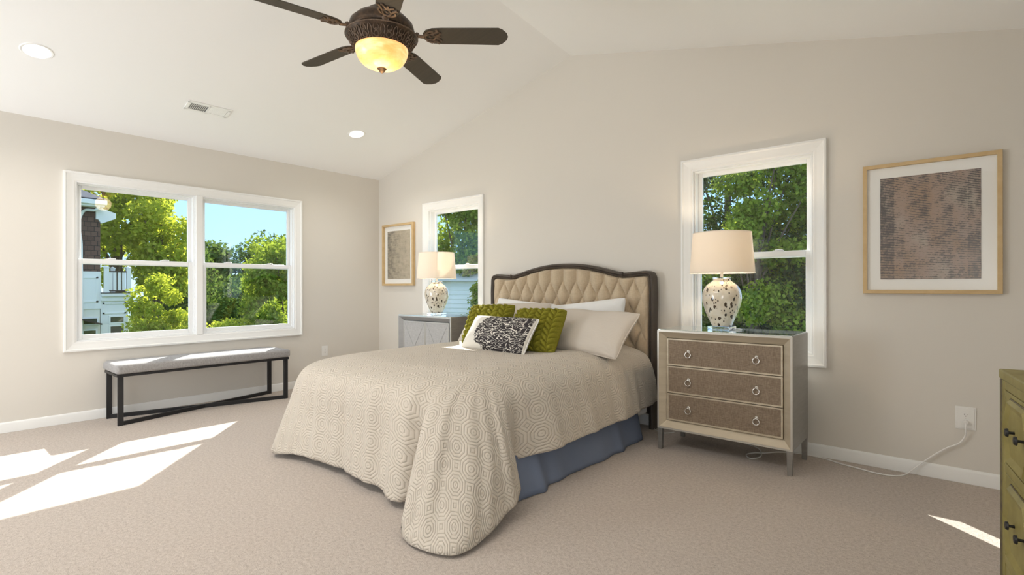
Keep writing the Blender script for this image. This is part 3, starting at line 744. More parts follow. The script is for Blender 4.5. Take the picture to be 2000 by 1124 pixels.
# coverlet: stations round the bed (spine, top inset, shoulder, middle, hem | outward direction on the cloth)
ST = [
 ((2.46, -.20, .695), (2.30, -.20, .655), (2.255, -.20, .50), (2.245, -.20, .36), (-1, 0)),
 ((2.46, -.80, .695), (2.30, -.80, .655), (2.25, -.80, .50), (2.24, -.80, .34), (-1, 0)),
 ((2.46, -1.5, .693), (2.29, -1.5, .648), (2.24, -1.5, .45), (2.22, -1.5, .27), (-1, 0)),
 ((2.47, -1.95, .69), (2.29, -2.02, .635), (2.22, -2.08, .40), (2.20, -2.12, .16), (-.95, -.3)),
 ((2.53, -2.10, .688), (2.38, -2.31, .615), (2.31, -2.40, .34), (2.335, -2.545, .030), (-.5, -.85)),
 ((2.64, -2.13, .688), (2.60, -2.385, .60), (2.575, -2.44, .30), (2.58, -2.50, .048), (0, -1)),
 ((2.95, -2.14, .690), (2.93, -2.395, .60), (2.92, -2.425, .30), (2.92, -2.452, .050), (0, -1)),
 ((3.30, -2.14, .690), (3.28, -2.395, .60), (3.29, -2.445, .30), (3.30, -2.475, .055), (0, -1)),
 ((3.56, -2.13, .690), (3.53, -2.38, .60), (3.55, -2.445, .30), (3.57, -2.49, .052), (0, -1)),
 ((3.70, -2.12, .688), (3.68, -2.365, .60), (3.72, -2.475, .30), (3.755, -2.525, .042), (0, -1)),
 ((3.76, -2.11, .686), (3.76, -2.325, .605), (3.825, -2.385, .30), (3.86, -2.415, .060), (.08, -1)),
 ((3.80, -2.10, .684), (3.82, -2.315, .60), (3.90, -2.385, .31), (3.965, -2.44, .06), (.18, -.98)),
 ((3.83, -2.09, .683), (3.875, -2.35, .59), (3.96, -2.545, .32), (4.040, -2.700, .030), (.30, -.95)),
 ((3.86, -2.08, .683), (3.94, -2.345, .585), (4.05, -2.565, .315), (4.130, -2.735, .014), (.42, -.9)),
 ((3.90, -2.05, .682), (4.03, -2.275, .58), (4.19, -2.46, .31), (4.385, -2.668, .013), (.707, -.707)),
 ((3.92, -2.02, .682), (4.08, -2.19, .58), (4.245, -2.31, .33), (4.385, -2.47, .030), (.86, -.5)),
 ((3.94, -1.97, .683), (4.10, -2.08, .585), (4.235, -2.15, .36), (4.305, -2.14, .100), (.96, -.27)),
 ((3.95, -1.90, .685), (4.10, -1.96, .59), (4.145, -1.98, .39), (4.160, -2.00, .205), (1, 0)),
 ((3.95, -1.70, .688), (4.105, -1.72, .605), (4.185, -1.72, .42), (4.23, -1.72, .232), (1, 0)),
 ((3.95, -1.20, .692), (4.105, -1.20, .622), (4.18, -1.20, .43), (4.225, -1.20, .240), (1, 0)),
 ((3.95, -.70, .695), (4.105, -.70, .635), (4.19, -.70, .45), (4.225, -.70, .245), (1, 0)),
 ((3.95, -.40, .695), (4.10, -.40, .640), (4.185, -.40, .46), (4.21, -.40, .262), (1, 0)),
 ((3.95, -.20, .695), (4.09, -.20, .640), (4.165, -.20, .46), (4.18, -.20, .27), (1, 0)),
]
flat = np.array([[c for p in s[:4] for c in p] + list(s[4]) for s in ST])
S = catmull(flat, 18); ns = len(S)
hemlen = np.r_[0, np.cumsum(np.linalg.norm(np.diff(S[:, 9:12], axis=0), axis=1))]
rows = []; uvs = []
for i, q in enumerate(S):
    T_, Sh, Md, Hm = q[0:3], q[3:6], q[6:9], q[9:12]; dr = q[12:14] / np.linalg.norm(q[12:14])
    sy = np.clip(T_[1], -1.55, -.2); spine = np.array([BX, sy, .700]); half_ = spine * .45 + T_ * .55; half_[2] = .700
    line = catmull([spine, half_, T_, Sh, Md, Hm], 14)
    # carry the cloth coordinates along the drop by arc length from the top edge
    seg = np.r_[0, np.cumsum(np.linalg.norm(np.diff(line, axis=0), axis=1))]; kT = 28; uv = np.zeros((len(line), 2))
    uv[:kT + 1] = line[:kT + 1, :2]; uv[kT:] = line[kT, :2] + dr * (seg[kT:] - seg[kT])[:, None]
    # soft ripples in the hanging part
    w_ = np.clip((seg - seg[kT]) / .6, 0, 1)[:, None]; s_ = i / 18.
    outd = np.array([dr[0], dr[1], 0.15])
    hl = hemlen[i]; rip = .011 * math.sin(hl * 13 + 1) + .006 * math.sin(hl * 29 + .5) + .004 * math.sin(hl * 47)
    line = line + outd * (rip * w_ * np.where(line[:, 2:] < .05, .0, 1.))
    line[:, 2] = np.maximum(line[:, 2], .012)
    rows.append(line); uvs.append(uv)
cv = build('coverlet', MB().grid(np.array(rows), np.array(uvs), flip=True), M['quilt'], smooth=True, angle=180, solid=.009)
props(cv, 'stone-coloured octagon-quilted coverlet over the bed with one corner trailing on the carpet', 'bedspread')

# ------------------------------------------------------------------ pillows
def pillow_local(w, h, t, seed=0, pinch=.06, nu=70, nv=56, flange=0, wrinkle=.006, disp=None, round_=.045):
    rng = np.random.RandomState(seed); U = np.linspace(-1, 1, nu); V = np.linspace(-1, 1, nv)
    uu, vv = np.meshgrid(U, V)
    x = uu * (1 - pinch * (1 - np.abs(uu) ** 2) * 0 - pinch * (1 - vv ** 2) * np.abs(uu) ** 3) * w / 2
    y = vv * (1 - pinch * (1 - uu ** 2) * np.abs(vv) ** 3) * h / 2
    cr_ = 1 - round_ * np.abs(uu) ** 6 * np.abs(vv) ** 6; x = x * cr_; y = y * cr_
    fl = 1 - flange
    eu, ev = np.clip(np.abs(uu) / fl, 0, 1), np.clip(np.abs(vv) / fl, 0, 1)
    prof = np.sqrt(np.clip((1 - eu ** 2.6) * (1 - ev ** 2.6), 0, 1)) ** .95
    wr = np.zeros_like(uu)
    for _ in range(7):
        a, b, ph, am = rng.uniform(-7, 7), rng.uniform(-7, 7), rng.uniform(0, 6.3), rng.uniform(.3, 1)
        wr += am * np.sin(a * uu + b * vv + ph)
    wr *= wrinkle / 2.5
    # tension folds from the corners
    for cu in (-1, 1):
        for cv_ in (-1, 1):
            ang = np.arctan2((vv - cv_) * h, (uu - cu) * w); rad = np.hypot((vv - cv_) * h, (uu - cu) * w)
            wr += wrinkle * .8 * np.sin(ang * 15 + seed) * np.exp(-((rad - .12) / .09) ** 2)
    front = t / 2 * prof + wr * np.clip(prof * 2, 0, 1) + .003
    back = -t / 2 * prof + wr * .5 * np.clip(prof * 2, 0, 1) - .003
    if disp is not None: front = front + disp(uu, vv) * np.clip(prof * 3, 0.15, 1)
    F = np.stack([x, y, front], -1); Bk = np.stack([x, y, back], -1); UV = np.stack([(uu + 1) / 2, (vv + 1) / 2], -1)
    mb = MB(); mb.grid(F, UV); mb.grid(Bk, UV, flip=True)
    n = nu * nv
    idx = [(0, j) for j in range(nu)] + [(i, nu - 1) for i in range(1, nv)] + [(nv - 1, j) for j in range(nu - 2, -1, -1)] + [(i, 0) for i in range(nv - 2, 0, -1)]
    L_ = [i * nu + j for i, j in idx]
    for a, b in zip(L_, L_[1:] + L_[:1]): mb.f.append((b, a, a + n, b + n))
    return mb
def pillow(name, label, group, mat_, bottom, w, h, t, yaw, lean, roll=0, seed=0, cat='pillow', piping=None, sag=None, **kw):
    mb = pillow_local(w, h, t, seed, **kw)
    yw, ln, rl = [math.radians(a) for a in (yaw, lean, roll)]
    f_ = Vector((math.sin(yw), -math.cos(yw), 0)); r_ = Vector((math.cos(yw), math.sin(yw), 0))
    u_ = Vector((0, 0, 1)) * math.cos(ln) - f_ * math.sin(ln); n_ = f_ * math.cos(ln) + Vector((0, 0, 1)) * math.sin(ln)
    r2 = r_ * math.cos(rl) + u_ * math.sin(rl); u2 = u_ * math.cos(rl) - r_ * math.sin(rl)
    mx = Matrix.Identity(4)
    for i in range(3): mx[i][0] = r2[i]; mx[i][1] = u2[i]; mx[i][2] = n_[i]
    c = Vector(bottom) + u_ * (h / 2) * .96; mx.translation = c
    if sag: mb.v = [sag(*v) for v in mb.v]
    o = build(name, mb, mat_, smooth=True, angle=180); o.matrix_world = mx; OFF[o.name] = Vector()
    props(o, label, cat, group)
    if piping is not None:
        nu, nv = kw.get('nu', 70), kw.get('nv', 56)
        e = [mb.v[j] for j in range(0, nu, 3)] + [mb.v[i * nu + nu - 1] for i in range(0, nv, 3)] + [mb.v[(nv - 1) * nu + j] for j in range(nu - 1, -1, -3)] + [mb.v[i * nu] for i in range(nv - 1, -1, -3)]
        e2 = [e[0]]
        for p in e[1:]:
            if (Vector(p) - Vector(e2[-1])).length > .004: e2.append(p)
        build('piping', MB().tube([(p[0] * 1.003, p[1] * 1.003, 0) for p in e2], .005, 8, closed=True), piping, o, smooth=True, world=False)
    return o
def knit(uu, vv):
    """fat braided strands in alternating columns"""
    C_ = 8.0; cx = (uu + 1) / 2 * C_ + .0; c = np.floor(cx); x = (cx - c) * 2 - 1; s = np.where(c % 2 == 0, 1., -1.)
    R_ = 8.5; y = (vv + 1) / 2 * R_ + s * x * .42 + np.where(c % 2 == 0, 0, .5); f = y - np.floor(y)
    hgt = np.sqrt(np.clip(1 - 1.08 * (2 * f - 1) ** 2, 0, 1)) * np.sqrt(np.clip(1 - 1.0 * x ** 2, 0, 1))
    return .034 * hgt - .010
pillow('pillow', 'white pillow at the back right, propped against the headboard', 'white sleeping pillows', M['white_cotton'], (3.535, -.36, .70), .84, .42, .14, 2, 18, 7, 5, wrinkle=.008)
pillow('pillow', 'white pillow at the back left, its corner against the headboard', 'white sleeping pillows', M['white_cotton'], (2.80, -.36, .70), .80, .42, .14, -2, 18, -4, 6, wrinkle=.008)
pillow('pillow', 'stone-coloured pillow showing between the two white pillows', 'stone quilted shams', M['sham'], (3.18, -.285, .70), .50, .35, .09, 0, 12, 0, 9)
def sag_r(x, y, z):                                    # near lower corner droops towards the foot
    k = max(0, (x / .46 - .5)) * max(0, (-y / .23 - .3)); return (x + .05 * k, y - .05 * k, z + .02 * k)
pillow('pillow_sham', 'stone-coloured quilted sham leaning in front of the right white pillow', 'stone quilted shams', M['sham'], (3.765, -.80, .705), .87, .45, .17, -8, 44, -1, 12, piping=M['sham'], wrinkle=.008, sag=sag_r)
pillow('pillow_sham', 'stone-coloured quilted sham behind the left green cushion', 'stone quilted shams', M['sham'], (2.80, -.70, .705), .98, .46, .16, 0, 38, 3, 15, piping=M['sham'], wrinkle=.008)
pillow('cushion', 'olive green chunky braided-knit cushion right of the printed lumbar cushion', 'green knit cushions', M['knit'], (3.475, -1.02, .70), .50, .405, .16, 2, 32, 1, 3, 'cushion', disp=knit, nu=190, nv=150, wrinkle=.003, pinch=.04)
pillow('cushion', 'olive green chunky braided-knit cushion standing behind the white end of the printed lumbar cushion', 'green knit cushions', M['knit'], (2.90, -.955, .70), .50, .41, .15, 4, 26, 2, 8, 'cushion', disp=knit, nu=190, nv=150, wrinkle=.003, pinch=.04)
pillow('cushion', 'white lumbar cushion printed with a black leafy burst, frontmost on the bed', None, M['lumbar'], (3.215, -1.185, .70), .77, .335, .15, -5, 34, 0, 21, 'cushion', piping=M['white_cotton'], wrinkle=.004)

# ------------------------------------------------------------------ nightstands
def ring_pull(parent, x, y, z):
    m_ = MB().lathe([(.0005, .004), (.009, .0035), (.0125, 0), (.0125, -.002)], n=20).xf(Matrix.Translation((x, y, z)) @ Matrix.Rotation(pi / 2, 4, 'X'))
    m_.ball((x, y - .008, z - .003), .0075, 12, 8)
    build('pull_boss', m_, M['chrome'], parent, smooth=True)
    r = .0205; c = (x, y - .009, z - .004 - r)
    build('ring_pull', MB().tube([(c[0] + r * math.sin(a), c[1] - .003 * (1 - math.cos(a)) * .5, c[2] + r * math.cos(a)) for a in np.linspace(0, 2 * pi, 36, endpoint=False)], .0036, 10, closed=True), M['chrome'], parent, smooth=True)
def rect_frame(x0, x1, z0, z1, levels):
    """levels: (inset, y) of successive rings"""
    mb = MB(); R = []
    for i_, y in levels: R.append([(x0 + i_, y, z0 + i_), (x1 - i_, y, z0 + i_), (x1 - i_, y, z1 - i_), (x0 + i_, y, z1 - i_)])
    for a, b in zip(R[:-1], R[1:]):
        for k in range(4):
            j = (k + 1) % 4; mb.add([a[k], a[j], b[j], b[k]], [(0, 1, 2, 3)])
    return mb
def nightstand(name, label, x0, x1, yf, yb, ztop, zb, face, side, lip, cloth, trim, drawers):
    t = thing(name, label, 'nightstand', ((x0 + x1) / 2, (yf + yb) / 2, 0))
    ins = .060
    body = MB().box(x0, x0 + .02, yf + .012, yb, zb, ztop - .006); body.box(x1 - .02, x1, yf + .012, yb, zb, ztop - .006)
    body.box(x0 + .02, x1 - .02, yb - .012, yb, zb, ztop - .006); body.box(x0 + .02, x1 - .02, yf + .06, yb - .012, zb, zb + .02); body.box(x0 + .02, x1 - .02, yf + .012, yb - .012, ztop - .03, ztop - .006)
    build('cabinet_body', body, side, t, bevel=.002)
    ff = rect_frame(x0, x1, zb, ztop - .006, [(0, yf + .0125), (0, yf + .001), (.001, yf), (.013, yf), (.015, yf + .002), (ins - .002, yf + .040), (ins, yf + .042), (ins, yf + .075)])
    bot = ff; F = build('face_frame', ff, face, t)
    lp = rect_frame(x0, x1, zb, ztop - .006, [(-.0004, yf + .010), (-.0004, yf - .0004), (.012, yf - .0006)])
    build('front_edge', lp, lip, F)
    gt = MB().box(x0 + .006, x1 - .006, yf + .006, yb - .004, ztop - .006, ztop); build('glass_top', gt, M['top_glass'], t, bevel=.001)
    for x in (x0 + .018, x1 - .018):
        for y in (yf + .018, yb - .018):
            s = .018
            build('leg', MB().hexa([(x - s * .8, y - s * .8, 0), (x + s * .8, y - s * .8, 0), (x + s * .8, y + s * .8, 0), (x - s * .8, y + s * .8, 0)], [(x - s, y - s, zb), (x + s, y - s, zb), (x + s, y + s, zb), (x - s, y + s, zb)]), side, t, bevel=.0015)
    ox0, ox1, oz0, oz1 = x0 + ins + .003, x1 - ins - .003, zb + ins + .003, ztop - .006 - ins - .003
    if drawers:
        hgt = (oz1 - oz0 - .008) / 3
        for k in range(3):
            a = oz0 + k * (hgt + .004); b = a + hgt
            d = build('drawer', MB().box(ox0, ox1, yf + .034, yf + .30, a, b), trim, t, bevel=.0015)
            d2 = rect_frame(ox0, ox1, a, b, [(.0, yf + .034), (.001, yf + .0295), (.010, yf + .0295), (.012, yf + .032)]); build('drawer_trim', d2, trim, d)
            build('drawer_front', MB().box(ox0 + .0118, ox1 - .0118, yf + .0325, yf + .034, a + .0118, b - .0118), cloth, d)
            for fx in (.205, .795): ring_pull(d, ox0 + (ox1 - ox0) * fx, yf + .030, (a + b) / 2 + .012)
    else:
        mid = (ox0 + ox1) / 2
        for (a0, a1) in ((ox0, mid - .002), (mid + .002, ox1)):
            d = build('door', MB().box(a0, a1, yf + .034, yf + .052, oz0, oz1), trim, t, bevel=.0015)
            build('door_trim', rect_frame(a0, a1, oz0, oz1, [(.0, yf + .034), (.001, yf + .029), (.012, yf + .029), (.014, yf + .032)]), lip, d)
            build('door_panel', MB().box(a0 + .0138, a1 - .0138, yf + .0325, yf + .034, oz0 + .0138, oz1 - .0138), cloth, d)
            c = ((a0 + a1) / 2, (oz0 + oz1) / 2); e = MB()
            for px_, pz_ in ((a0 + .015, oz0 + .015), (a1 - .015, oz0 + .015), (a1 - .015, oz1 - .015), (a0 + .015, oz1 - .015)):
                e.tube([(px_, yf + .0322, pz_), (c[0], yf + .0300, c[1])], [.0010, .0018], 6)
            build('cross_bead', e, M['silver_side'], d)
            build('knob', MB().lathe([(.006, 0), (.005, .012), (.012, .018), (.0135, .024), (.009, .029), (.0004, .030)], n=16).xf(Matrix.Translation((c[0], yf + .032, c[1])) @ Matrix.Rotation(pi / 2, 4, 'X')), M['chrome'], d, smooth=True)
    return t
nightstand('nightstand', 'taupe three-drawer nightstand with chrome ring pulls, right of the bed', 4.376, 5.296, -.58, -.125, .905, .160, M['silver'], M['silver_side'], M['silver_white'], M['drawer_cloth'], M['silver'], True)
nightstand('nightstand', 'silver two-door nightstand in the room corner, left of the bed', 1.087, 1.996, -.50, -.055, .905, .160, M['silver_grey'], M['silver_side'], M['silver_white'], M['door_cloth'], M['silver_grey'], False)

# ------------------------------------------------------------------ table lamps
def lamp(label, cx, cy, z0):
    t = thing('table_lamp', label, 'lamp', (cx, cy, z0), 'speckled glass table lamps')
    build('acrylic_base', MB().box(cx - .078, cx + .078, cy - .078, cy + .078, z0 + .0005, z0 + .028), M['acrylic'], t, bevel=.003)
    prof = catmull([(.068, .029), (.082, .060), (.106, .115), (.127, .175), (.1375, .235), (.131, .285), (.110, .325), (.078, .352), (.062, .365), (.060, .374)], 5)
    build('lamp_base', MB().lathe([(.0005, .029)] + [tuple(p) for p in prof] + [(.0005, .375)], (cx, cy, z0), 56), M['vase'], t, smooth=True, angle=60)
    build('neck_collar', MB().lathe([(.0005, .3755), (.060, .3755), (.063, .379), (.063, .387), (.060, .390), (.0005, .390)], (cx, cy, z0), 40), M['acrylic'], t, smooth=True)
    build('stem', MB().lathe([(.013, .390), (.011, .396), (.0095, .405), (.0095, .50), (.014, .503), (.014, .545), (.0005, .546)], (cx, cy, z0), 20), M['steel'], t, smooth=True)
    rb, rt, zb, zt = .226, .203, .420, .715
    sh = build('lamp_shade', MB().lathe([(rb, zb), (rt, zt), (rt - .002, zt), (rb - .002, zb), (rb, zb)], (cx, cy, z0), 72), M['shade'], t, smooth=True, angle=60)
    for r, z in ((rb, zb), (rt, zt)):
        build('shade_trim', MB().tube([(cx + r * math.cos(a), cy + r * math.sin(a), z0 + z) for a in np.linspace(0, 2 * pi, 72, endpoint=False)], .0028, 6, closed=True), M['shade'], sh, smooth=True)
    hp = MB()
    for a in (0, 2.1, 4.2): hp.tube([(cx, cy, z0 + .690), (cx + (rt - .006) * math.cos(a), cy + (rt - .006) * math.sin(a), z0 + .705)], .0018, 6)
    hp.tube([(cx - .012, cy, z0 + .545), (cx - .05, cy, z0 + .60), (cx - .045, cy, z0 + .66), (cx, cy, z0 + .692), (cx + .045, cy, z0 + .66), (cx + .05, cy, z0 + .60), (cx + .012, cy, z0 + .545)], .0018, 6)
    build('harp', hp, M['steel'], t, smooth=True)
    build('light_bulb', MB().lathe([(.012, .546), (.016, .56), (.030, .590), (.0325, .61), (.026, .632), (.012, .644), (.0005, .646)], (cx, cy, z0), 20), M['lamp_bulb'], t, smooth=True)
    return t
M['lamp_bulb'] = emit('lit_bulb', (1, .77, .52), 130)
lamp('speckled cream glass lamp with white shade on the drawer nightstand right of the bed', 4.775, -.345, .905)
lamp('speckled cream glass lamp with white shade on the silver nightstand in the corner', 1.545, -.30, .905)
c = build('lamp_cable', MB().tube(catmull([(4.775, -.258, .912), (4.82, -.245, .912), (4.88, -.27, .910), (4.905, -.315, .910), (4.875, -.345, .910), (4.85, -.33, .910)], 8), .003, 8), M['plastic'], smooth=True)
props(c, 'loop of white lamp cable on the glass top of the drawer nightstand', 'cord')

# ------------------------------------------------------------------ ceiling fan
FX, FY, FZ = 3.402, -2.364, 2.78
t = thing('ceiling_fan', 'dark bronze five-blade ceiling fan with lit amber glass bowl', 'ceiling fan', (FX, FY, FZ))
C0 = (FX, FY, FZ)
zc_ = zl(ridge_x(FY)) - FZ
build('canopy', MB().lathe([(.0005, zc_ - .15), (.03, zc_ - .15), (.055, zc_ - .11), (.075, zc_ - .05), (.078, zc_ + .0)], C0, 36), M['bronze'], t, smooth=True)
build('downrod', MB().lathe([(.014, .16), (.014, zc_ - .12)], C0, 16), M['bronze'], t, smooth=True)
build('motor_housing', MB().lathe([(.0005, .19), (.03, .19), (.045, .165), (.085, .150), (.10, .128), (.155, .100), (.190, .065), (.2, .030), (.196, .012), (.18, .000), (.0005, .0)], C0, 56), M['bronze'], t, smooth=True, angle=50)
rg = build('light_ring', MB().lathe([(.0005, -.002), (.19, -.002), (.212, -.006), (.217, -.012), (.214, -.019), (.200, -.030), (.186, -.055), (.172, -.076), (.160, -.086), (.150, -.082)], C0, 64), M['bronze'], t, smooth=True, angle=50)
orn = MB(); NM = 16
def rp(a, s, out=.004):                                # point on the ring's flank: s 0 (rim) .. 1 (bowl)
    r = np.interp(s, [0, .2, .6, 1], [.212, .198, .180, .162]); z = np.interp(s, [0, .2, .6, 1], [-.020, -.034, -.062, -.086])
    return (FX + (r + out * .8) * math.cos(a), FY + (r + out * .8) * math.sin(a), FZ + z - out * .6)
for k in range(NM):
    a = 2 * pi * k / NM; da = 2 * pi / NM
    orn.tube([rp(a + .075 * math.cos(q), .72 + .20 * math.sin(q)) for q in np.linspace(0, 2 * pi, 18, endpoint=False)], .0032, 6, closed=True)
    orn.tube([rp(a + .022 * math.cos(q), .42 + .07 * math.sin(q), .006) for q in np.linspace(0, 2 * pi, 8, endpoint=False)], .003, 5, closed=True)
    for s in (-1, 1):
        orn.tube([rp(a + s * .02, .50), rp(a + s * .07, .38), rp(a + s * .075, .22), rp(a + s * .03, .08)], [.0018, .0035, .003, .0015], 6)
        orn.tube([rp(a + s * .10, .80), rp(a + s * .15, .62), rp(a + s * .13, .38), rp(a + s * .16, .16), rp(a + s * .19, .06)], [.0015, .0035, .0028, .003, .0015], 6)
        orn.tube([rp(a + s * .12, .97), rp(a + s * .165, .88), rp(a + s * .14, .80)], [.002, .003, .0015], 6)
build('filigree', orn, M['bronze_hi'], rg, smooth=True)
build('rim_bead', MB().tube([(FX + .217 * math.cos(a), FY + .217 * math.sin(a), FZ - .012) for a in np.linspace(0, 2 * pi, 80, endpoint=False)], .004, 8, closed=True), M['bronze_hi'], rg, smooth=True)
bw = catmull([(.158, -.078), (.160, -.092), (.153, -.125), (.130, -.165), (.090, -.192), (.045, -.205), (.0005, -.207)], 6)
build('glass_bowl', MB().lathe([tuple(p) for p in bw], C0, 56), M['bowl'], t, smooth=True, angle=180)
build('finial', MB().lathe([(.030, -.196), (.031, -.204), (.026, -.212), (.020, -.216), (.017, -.224), (.008, -.231), (.0005, -.236)], C0, 24), M['bronze'], t, smooth=True)
light('fan_glow', 'POINT', (FX, FY, FZ - .30), t, 3.0, (1, .72, .40), .10)
for k in range(5):
    a = math.radians(42 + 72 * k)
    Rm = Matrix.Translation(C0) @ Matrix.Rotation(a, 4, 'Z') @ Matrix.Rotation(math.radians(-13), 4, 'X')
    w2 = .072; ol = [(.255, -.022), (.275, -.050), (.315, -.066), (.37, -w2 + .002), (.72, -w2 - .003), (.745, -.062), (.772, -.030), (.780, 0)]
    ol = ol + [(x, -y) for x, y in ol[-2::-1]]
    b = build('blade', MB().prism([(x, y, -.003) for x, y in ol], (0, 0, .006)).xf(Rm), M['blade'], t, bevel=.0015)
    ir = MB(); zz = -.007
    def P(x, y, z=0): return (x, y, zz + z)
    ir.tube([(.175, 0, .012), (.205, 0, .006), (.235, 0, -.004), (.262, 0, zz)], [.016, .015, .012, .014], 10, flat=.7)
    ir.tube([(.212, 0, .004), (.222, 0, .0)], [.021, .021], 12, flat=.8)
    ir.tube([P(.300 + .032 * math.cos(q), .024 * math.sin(q)) for q in np.linspace(0, 2 * pi, 20, endpoint=False)], .0058, 8, closed=True)
    ir.ball(P(.300, 0, .001), .009, 10, 6, .6)
    for s in (-1, 1):
        ir.tube([P(.262, s * .006), P(.278, s * .034), P(.305, s * .050), P(.322, s * .044), P(.318, s * .034)], [.005, .008, .008, .006, .004], 8, flat=.8)
        ir.tube([P(.305, s * .026), P(.332, s * .036), P(.352, s * .054), P(.346, s * .062), P(.336, s * .056)], [.006, .0085, .007, .005, .0035], 8, flat=.8)
        ir.tube([P(.330, s * .006), P(.350, s * .016), P(.366, s * .034), P(.358, s * .040)], [.007, .0085, .006, .004], 8, flat=.8)
        ir.ball(P(.347, s * .058, 0), .006, 8, 6); ir.ball(P(.318, s * .038, 0), .005, 8, 6)
    ir.tube([P(.330, 0), P(.352, 0), P(.368, 0)], [.008, .010, .003], 8, flat=.7)
    build('blade_iron', ir.xf(Rm), M['bronze_hi'], b, smooth=True)

# ------------------------------------------------------------------ green chest at the right
ang = math.radians(7.0); fd = Vector((math.sin(ang), -math.cos(ang), 0)); nd = Vector((-math.cos(ang), -math.sin(ang), 0)); c0 = Vector((6.208, -1.96, 0))
t = thing('chest_of_drawers', 'worn green-painted chest with black iron knobs at the right edge', 'chest', tuple(c0 + fd * .6 - nd * .2))
CM = Matrix.Identity(4)
for i in range(3): CM[i][0] = fd[i]; CM[i][1] = -nd[i]; CM[i][2] = (0, 0, 1)[i]
CM.translation = c0                                    # local: x along the front, y into the chest, z up
Wc, Dc, Hc = 1.15, .40, .952
build('carcass', MB().box(0, Wc, .012, Dc, .06, Hc - .03).xf(CM), M['chest'], t, bevel=.003)
build('top', MB().box(-.012, Wc + .012, -.004, Dc, Hc - .03, Hc).xf(CM), M['chest'], t, bevel=.004)
build('corner_edge', MB().box(-.004, .022, -.003, .02, .06, Hc - .031).xf(CM), M['chest_edge'], t, bevel=.002)
for x in (.03, Wc - .03):
    for y in (.035, Dc - .035): build('foot', MB().box(x - .028, x + .028, y - .028, y + .028, 0, .06).xf(CM), M['chest'], t, bevel=.003)
st_ = MB(); st_.box(.012, .055, -.001, .013, .06, Hc - .031); st_.box(Wc - .055, Wc, -.001, .013, .06, Hc - .031)
for z in (.06, .345, .635, .895): st_.box(.055, Wc - .055, -.001, .013, z, z + .028)
build('face_frame', st_.xf(CM), M['chest'], t, bevel=.002)
for r_, (za, zb) in enumerate(((.092, .342), (.376, .632), (.666, .892))):
    for ccol in range(3):
        xa = .060 + ccol * .345; xb = xa + .338
        d = build('drawer', MB().box(xa, xb, .000, .2, za, zb).xf(CM), M['chest'], t, bevel=.002)
        zm = (za + zb) / 2; hh = (zb - za) / 2
        hexo = [(xa + .016, zm), (xa + .075, zb - .014), (xb - .075, zb - .014), (xb - .016, zm), (xb - .075, za + .014), (xa + .075, za + .014)]
        inn = [((x - (xa + xb) / 2) * .78 + (xa + xb) / 2, (z - zm) * .72 + zm) for x, z in hexo]
        p = MB()
        n6 = 6
        p.add([(x, -.001, z) for x, z in hexo] + [(x, -.013, z) for x, z in [((x - (xa + xb) / 2) * .93 + (xa + xb) / 2, (z - zm) * .9 + zm) for x, z in hexo]] + [(x, -.006, z) for x, z in inn],
              [(i, (i + 1) % 6, (i + 1) % 6 + 6, i + 6) for i in range(6)] + [(i + 6, (i + 1) % 6 + 6, (i + 1) % 6 + 12, i + 12) for i in range(6)] + [(12, 13, 14, 15, 16, 17)])
        build('hexagon_moulding', p.xf(CM), M['chest'], d)
        ln = MB().tube([(x, -.0015, z) for x, z in hexo], .003, 6, closed=True); build('worn_groove', ln.xf(CM), M['chest_edge'], d)
        for kx in ((xa + .143, xa + .245)):
            k = MB().tube([(kx, -.004, zm + .01), (kx, -.022, zm + .01)], .0045, 8); k.tube([(kx, -.020, zm + .01), (kx, -.027, zm + .01)], [.013, .011], 10)
            build('knob', k.xf(CM), M['black'], d, smooth=True, bevel=.001)

# ================================================================== outdoors
GZ = -3.0
o = structure(build('ground', MB().box(-90, 60, -40, 90, GZ - .2, GZ), M['grass']))

def leaves_mesh(name, centers, radii, per, size, material, parent, rng, squash=.8):
    """clusters of small folded leaves"""
    n = len(centers) * per
    c = np.repeat(np.asarray(centers, float), per, 0); r = np.repeat(np.asarray(radii, float), per)[:, None]
    d = rng.normal(size=(n, 3)); d /= np.linalg.norm(d, axis=1, keepdims=True); rad = rng.uniform(.35, 1, (n, 1)) ** .6
    d[:, 2] *= squash
    p = c + d * r * rad
    u = rng.normal(size=(n, 3)); u[:, 2] -= .4; u /= np.linalg.norm(u, axis=1, keepdims=True)
    nn = d + rng.normal(size=(n, 3)) * .6 + np.array([0, 0, .5]); v = np.cross(nn, u); v /= np.linalg.norm(v, axis=1, keepdims=True) + 1e-9
    w = np.cross(u, v); s = size * rng.uniform(.6, 1.3, (n, 1))
    quad = np.stack([p, p + u * s * .5 + v * s * .34 + w * s * .08, p + u * s, p + u * s * .5 - v * s * .34 + w * s * .08], 1).reshape(-1, 3)
    if parent is not None: quad = quad - np.array(OFF[parent.name])
    me = bpy.data.meshes.new(name); me.vertices.add(4 * n); me.vertices.foreach_set('co', quad.astype(np.float32).ravel())
    me.loops.add(4 * n); me.loops.foreach_set('vertex_index', np.arange(4 * n, dtype=np.int32)); me.polygons.add(n)
    me.polygons.foreach_set('loop_start', (np.arange(n) * 4).astype(np.int32)); me.polygons.foreach_set('loop_total', np.full(n, 4, np.int32)); me.update(calc_edges=True)
    me.materials.append(material); o = bpy.data.objects.new(name, me); COL.objects.link(o)
    if parent is not None: o.parent = parent; OFF[o.name] = OFF[parent.name].copy()
    return o
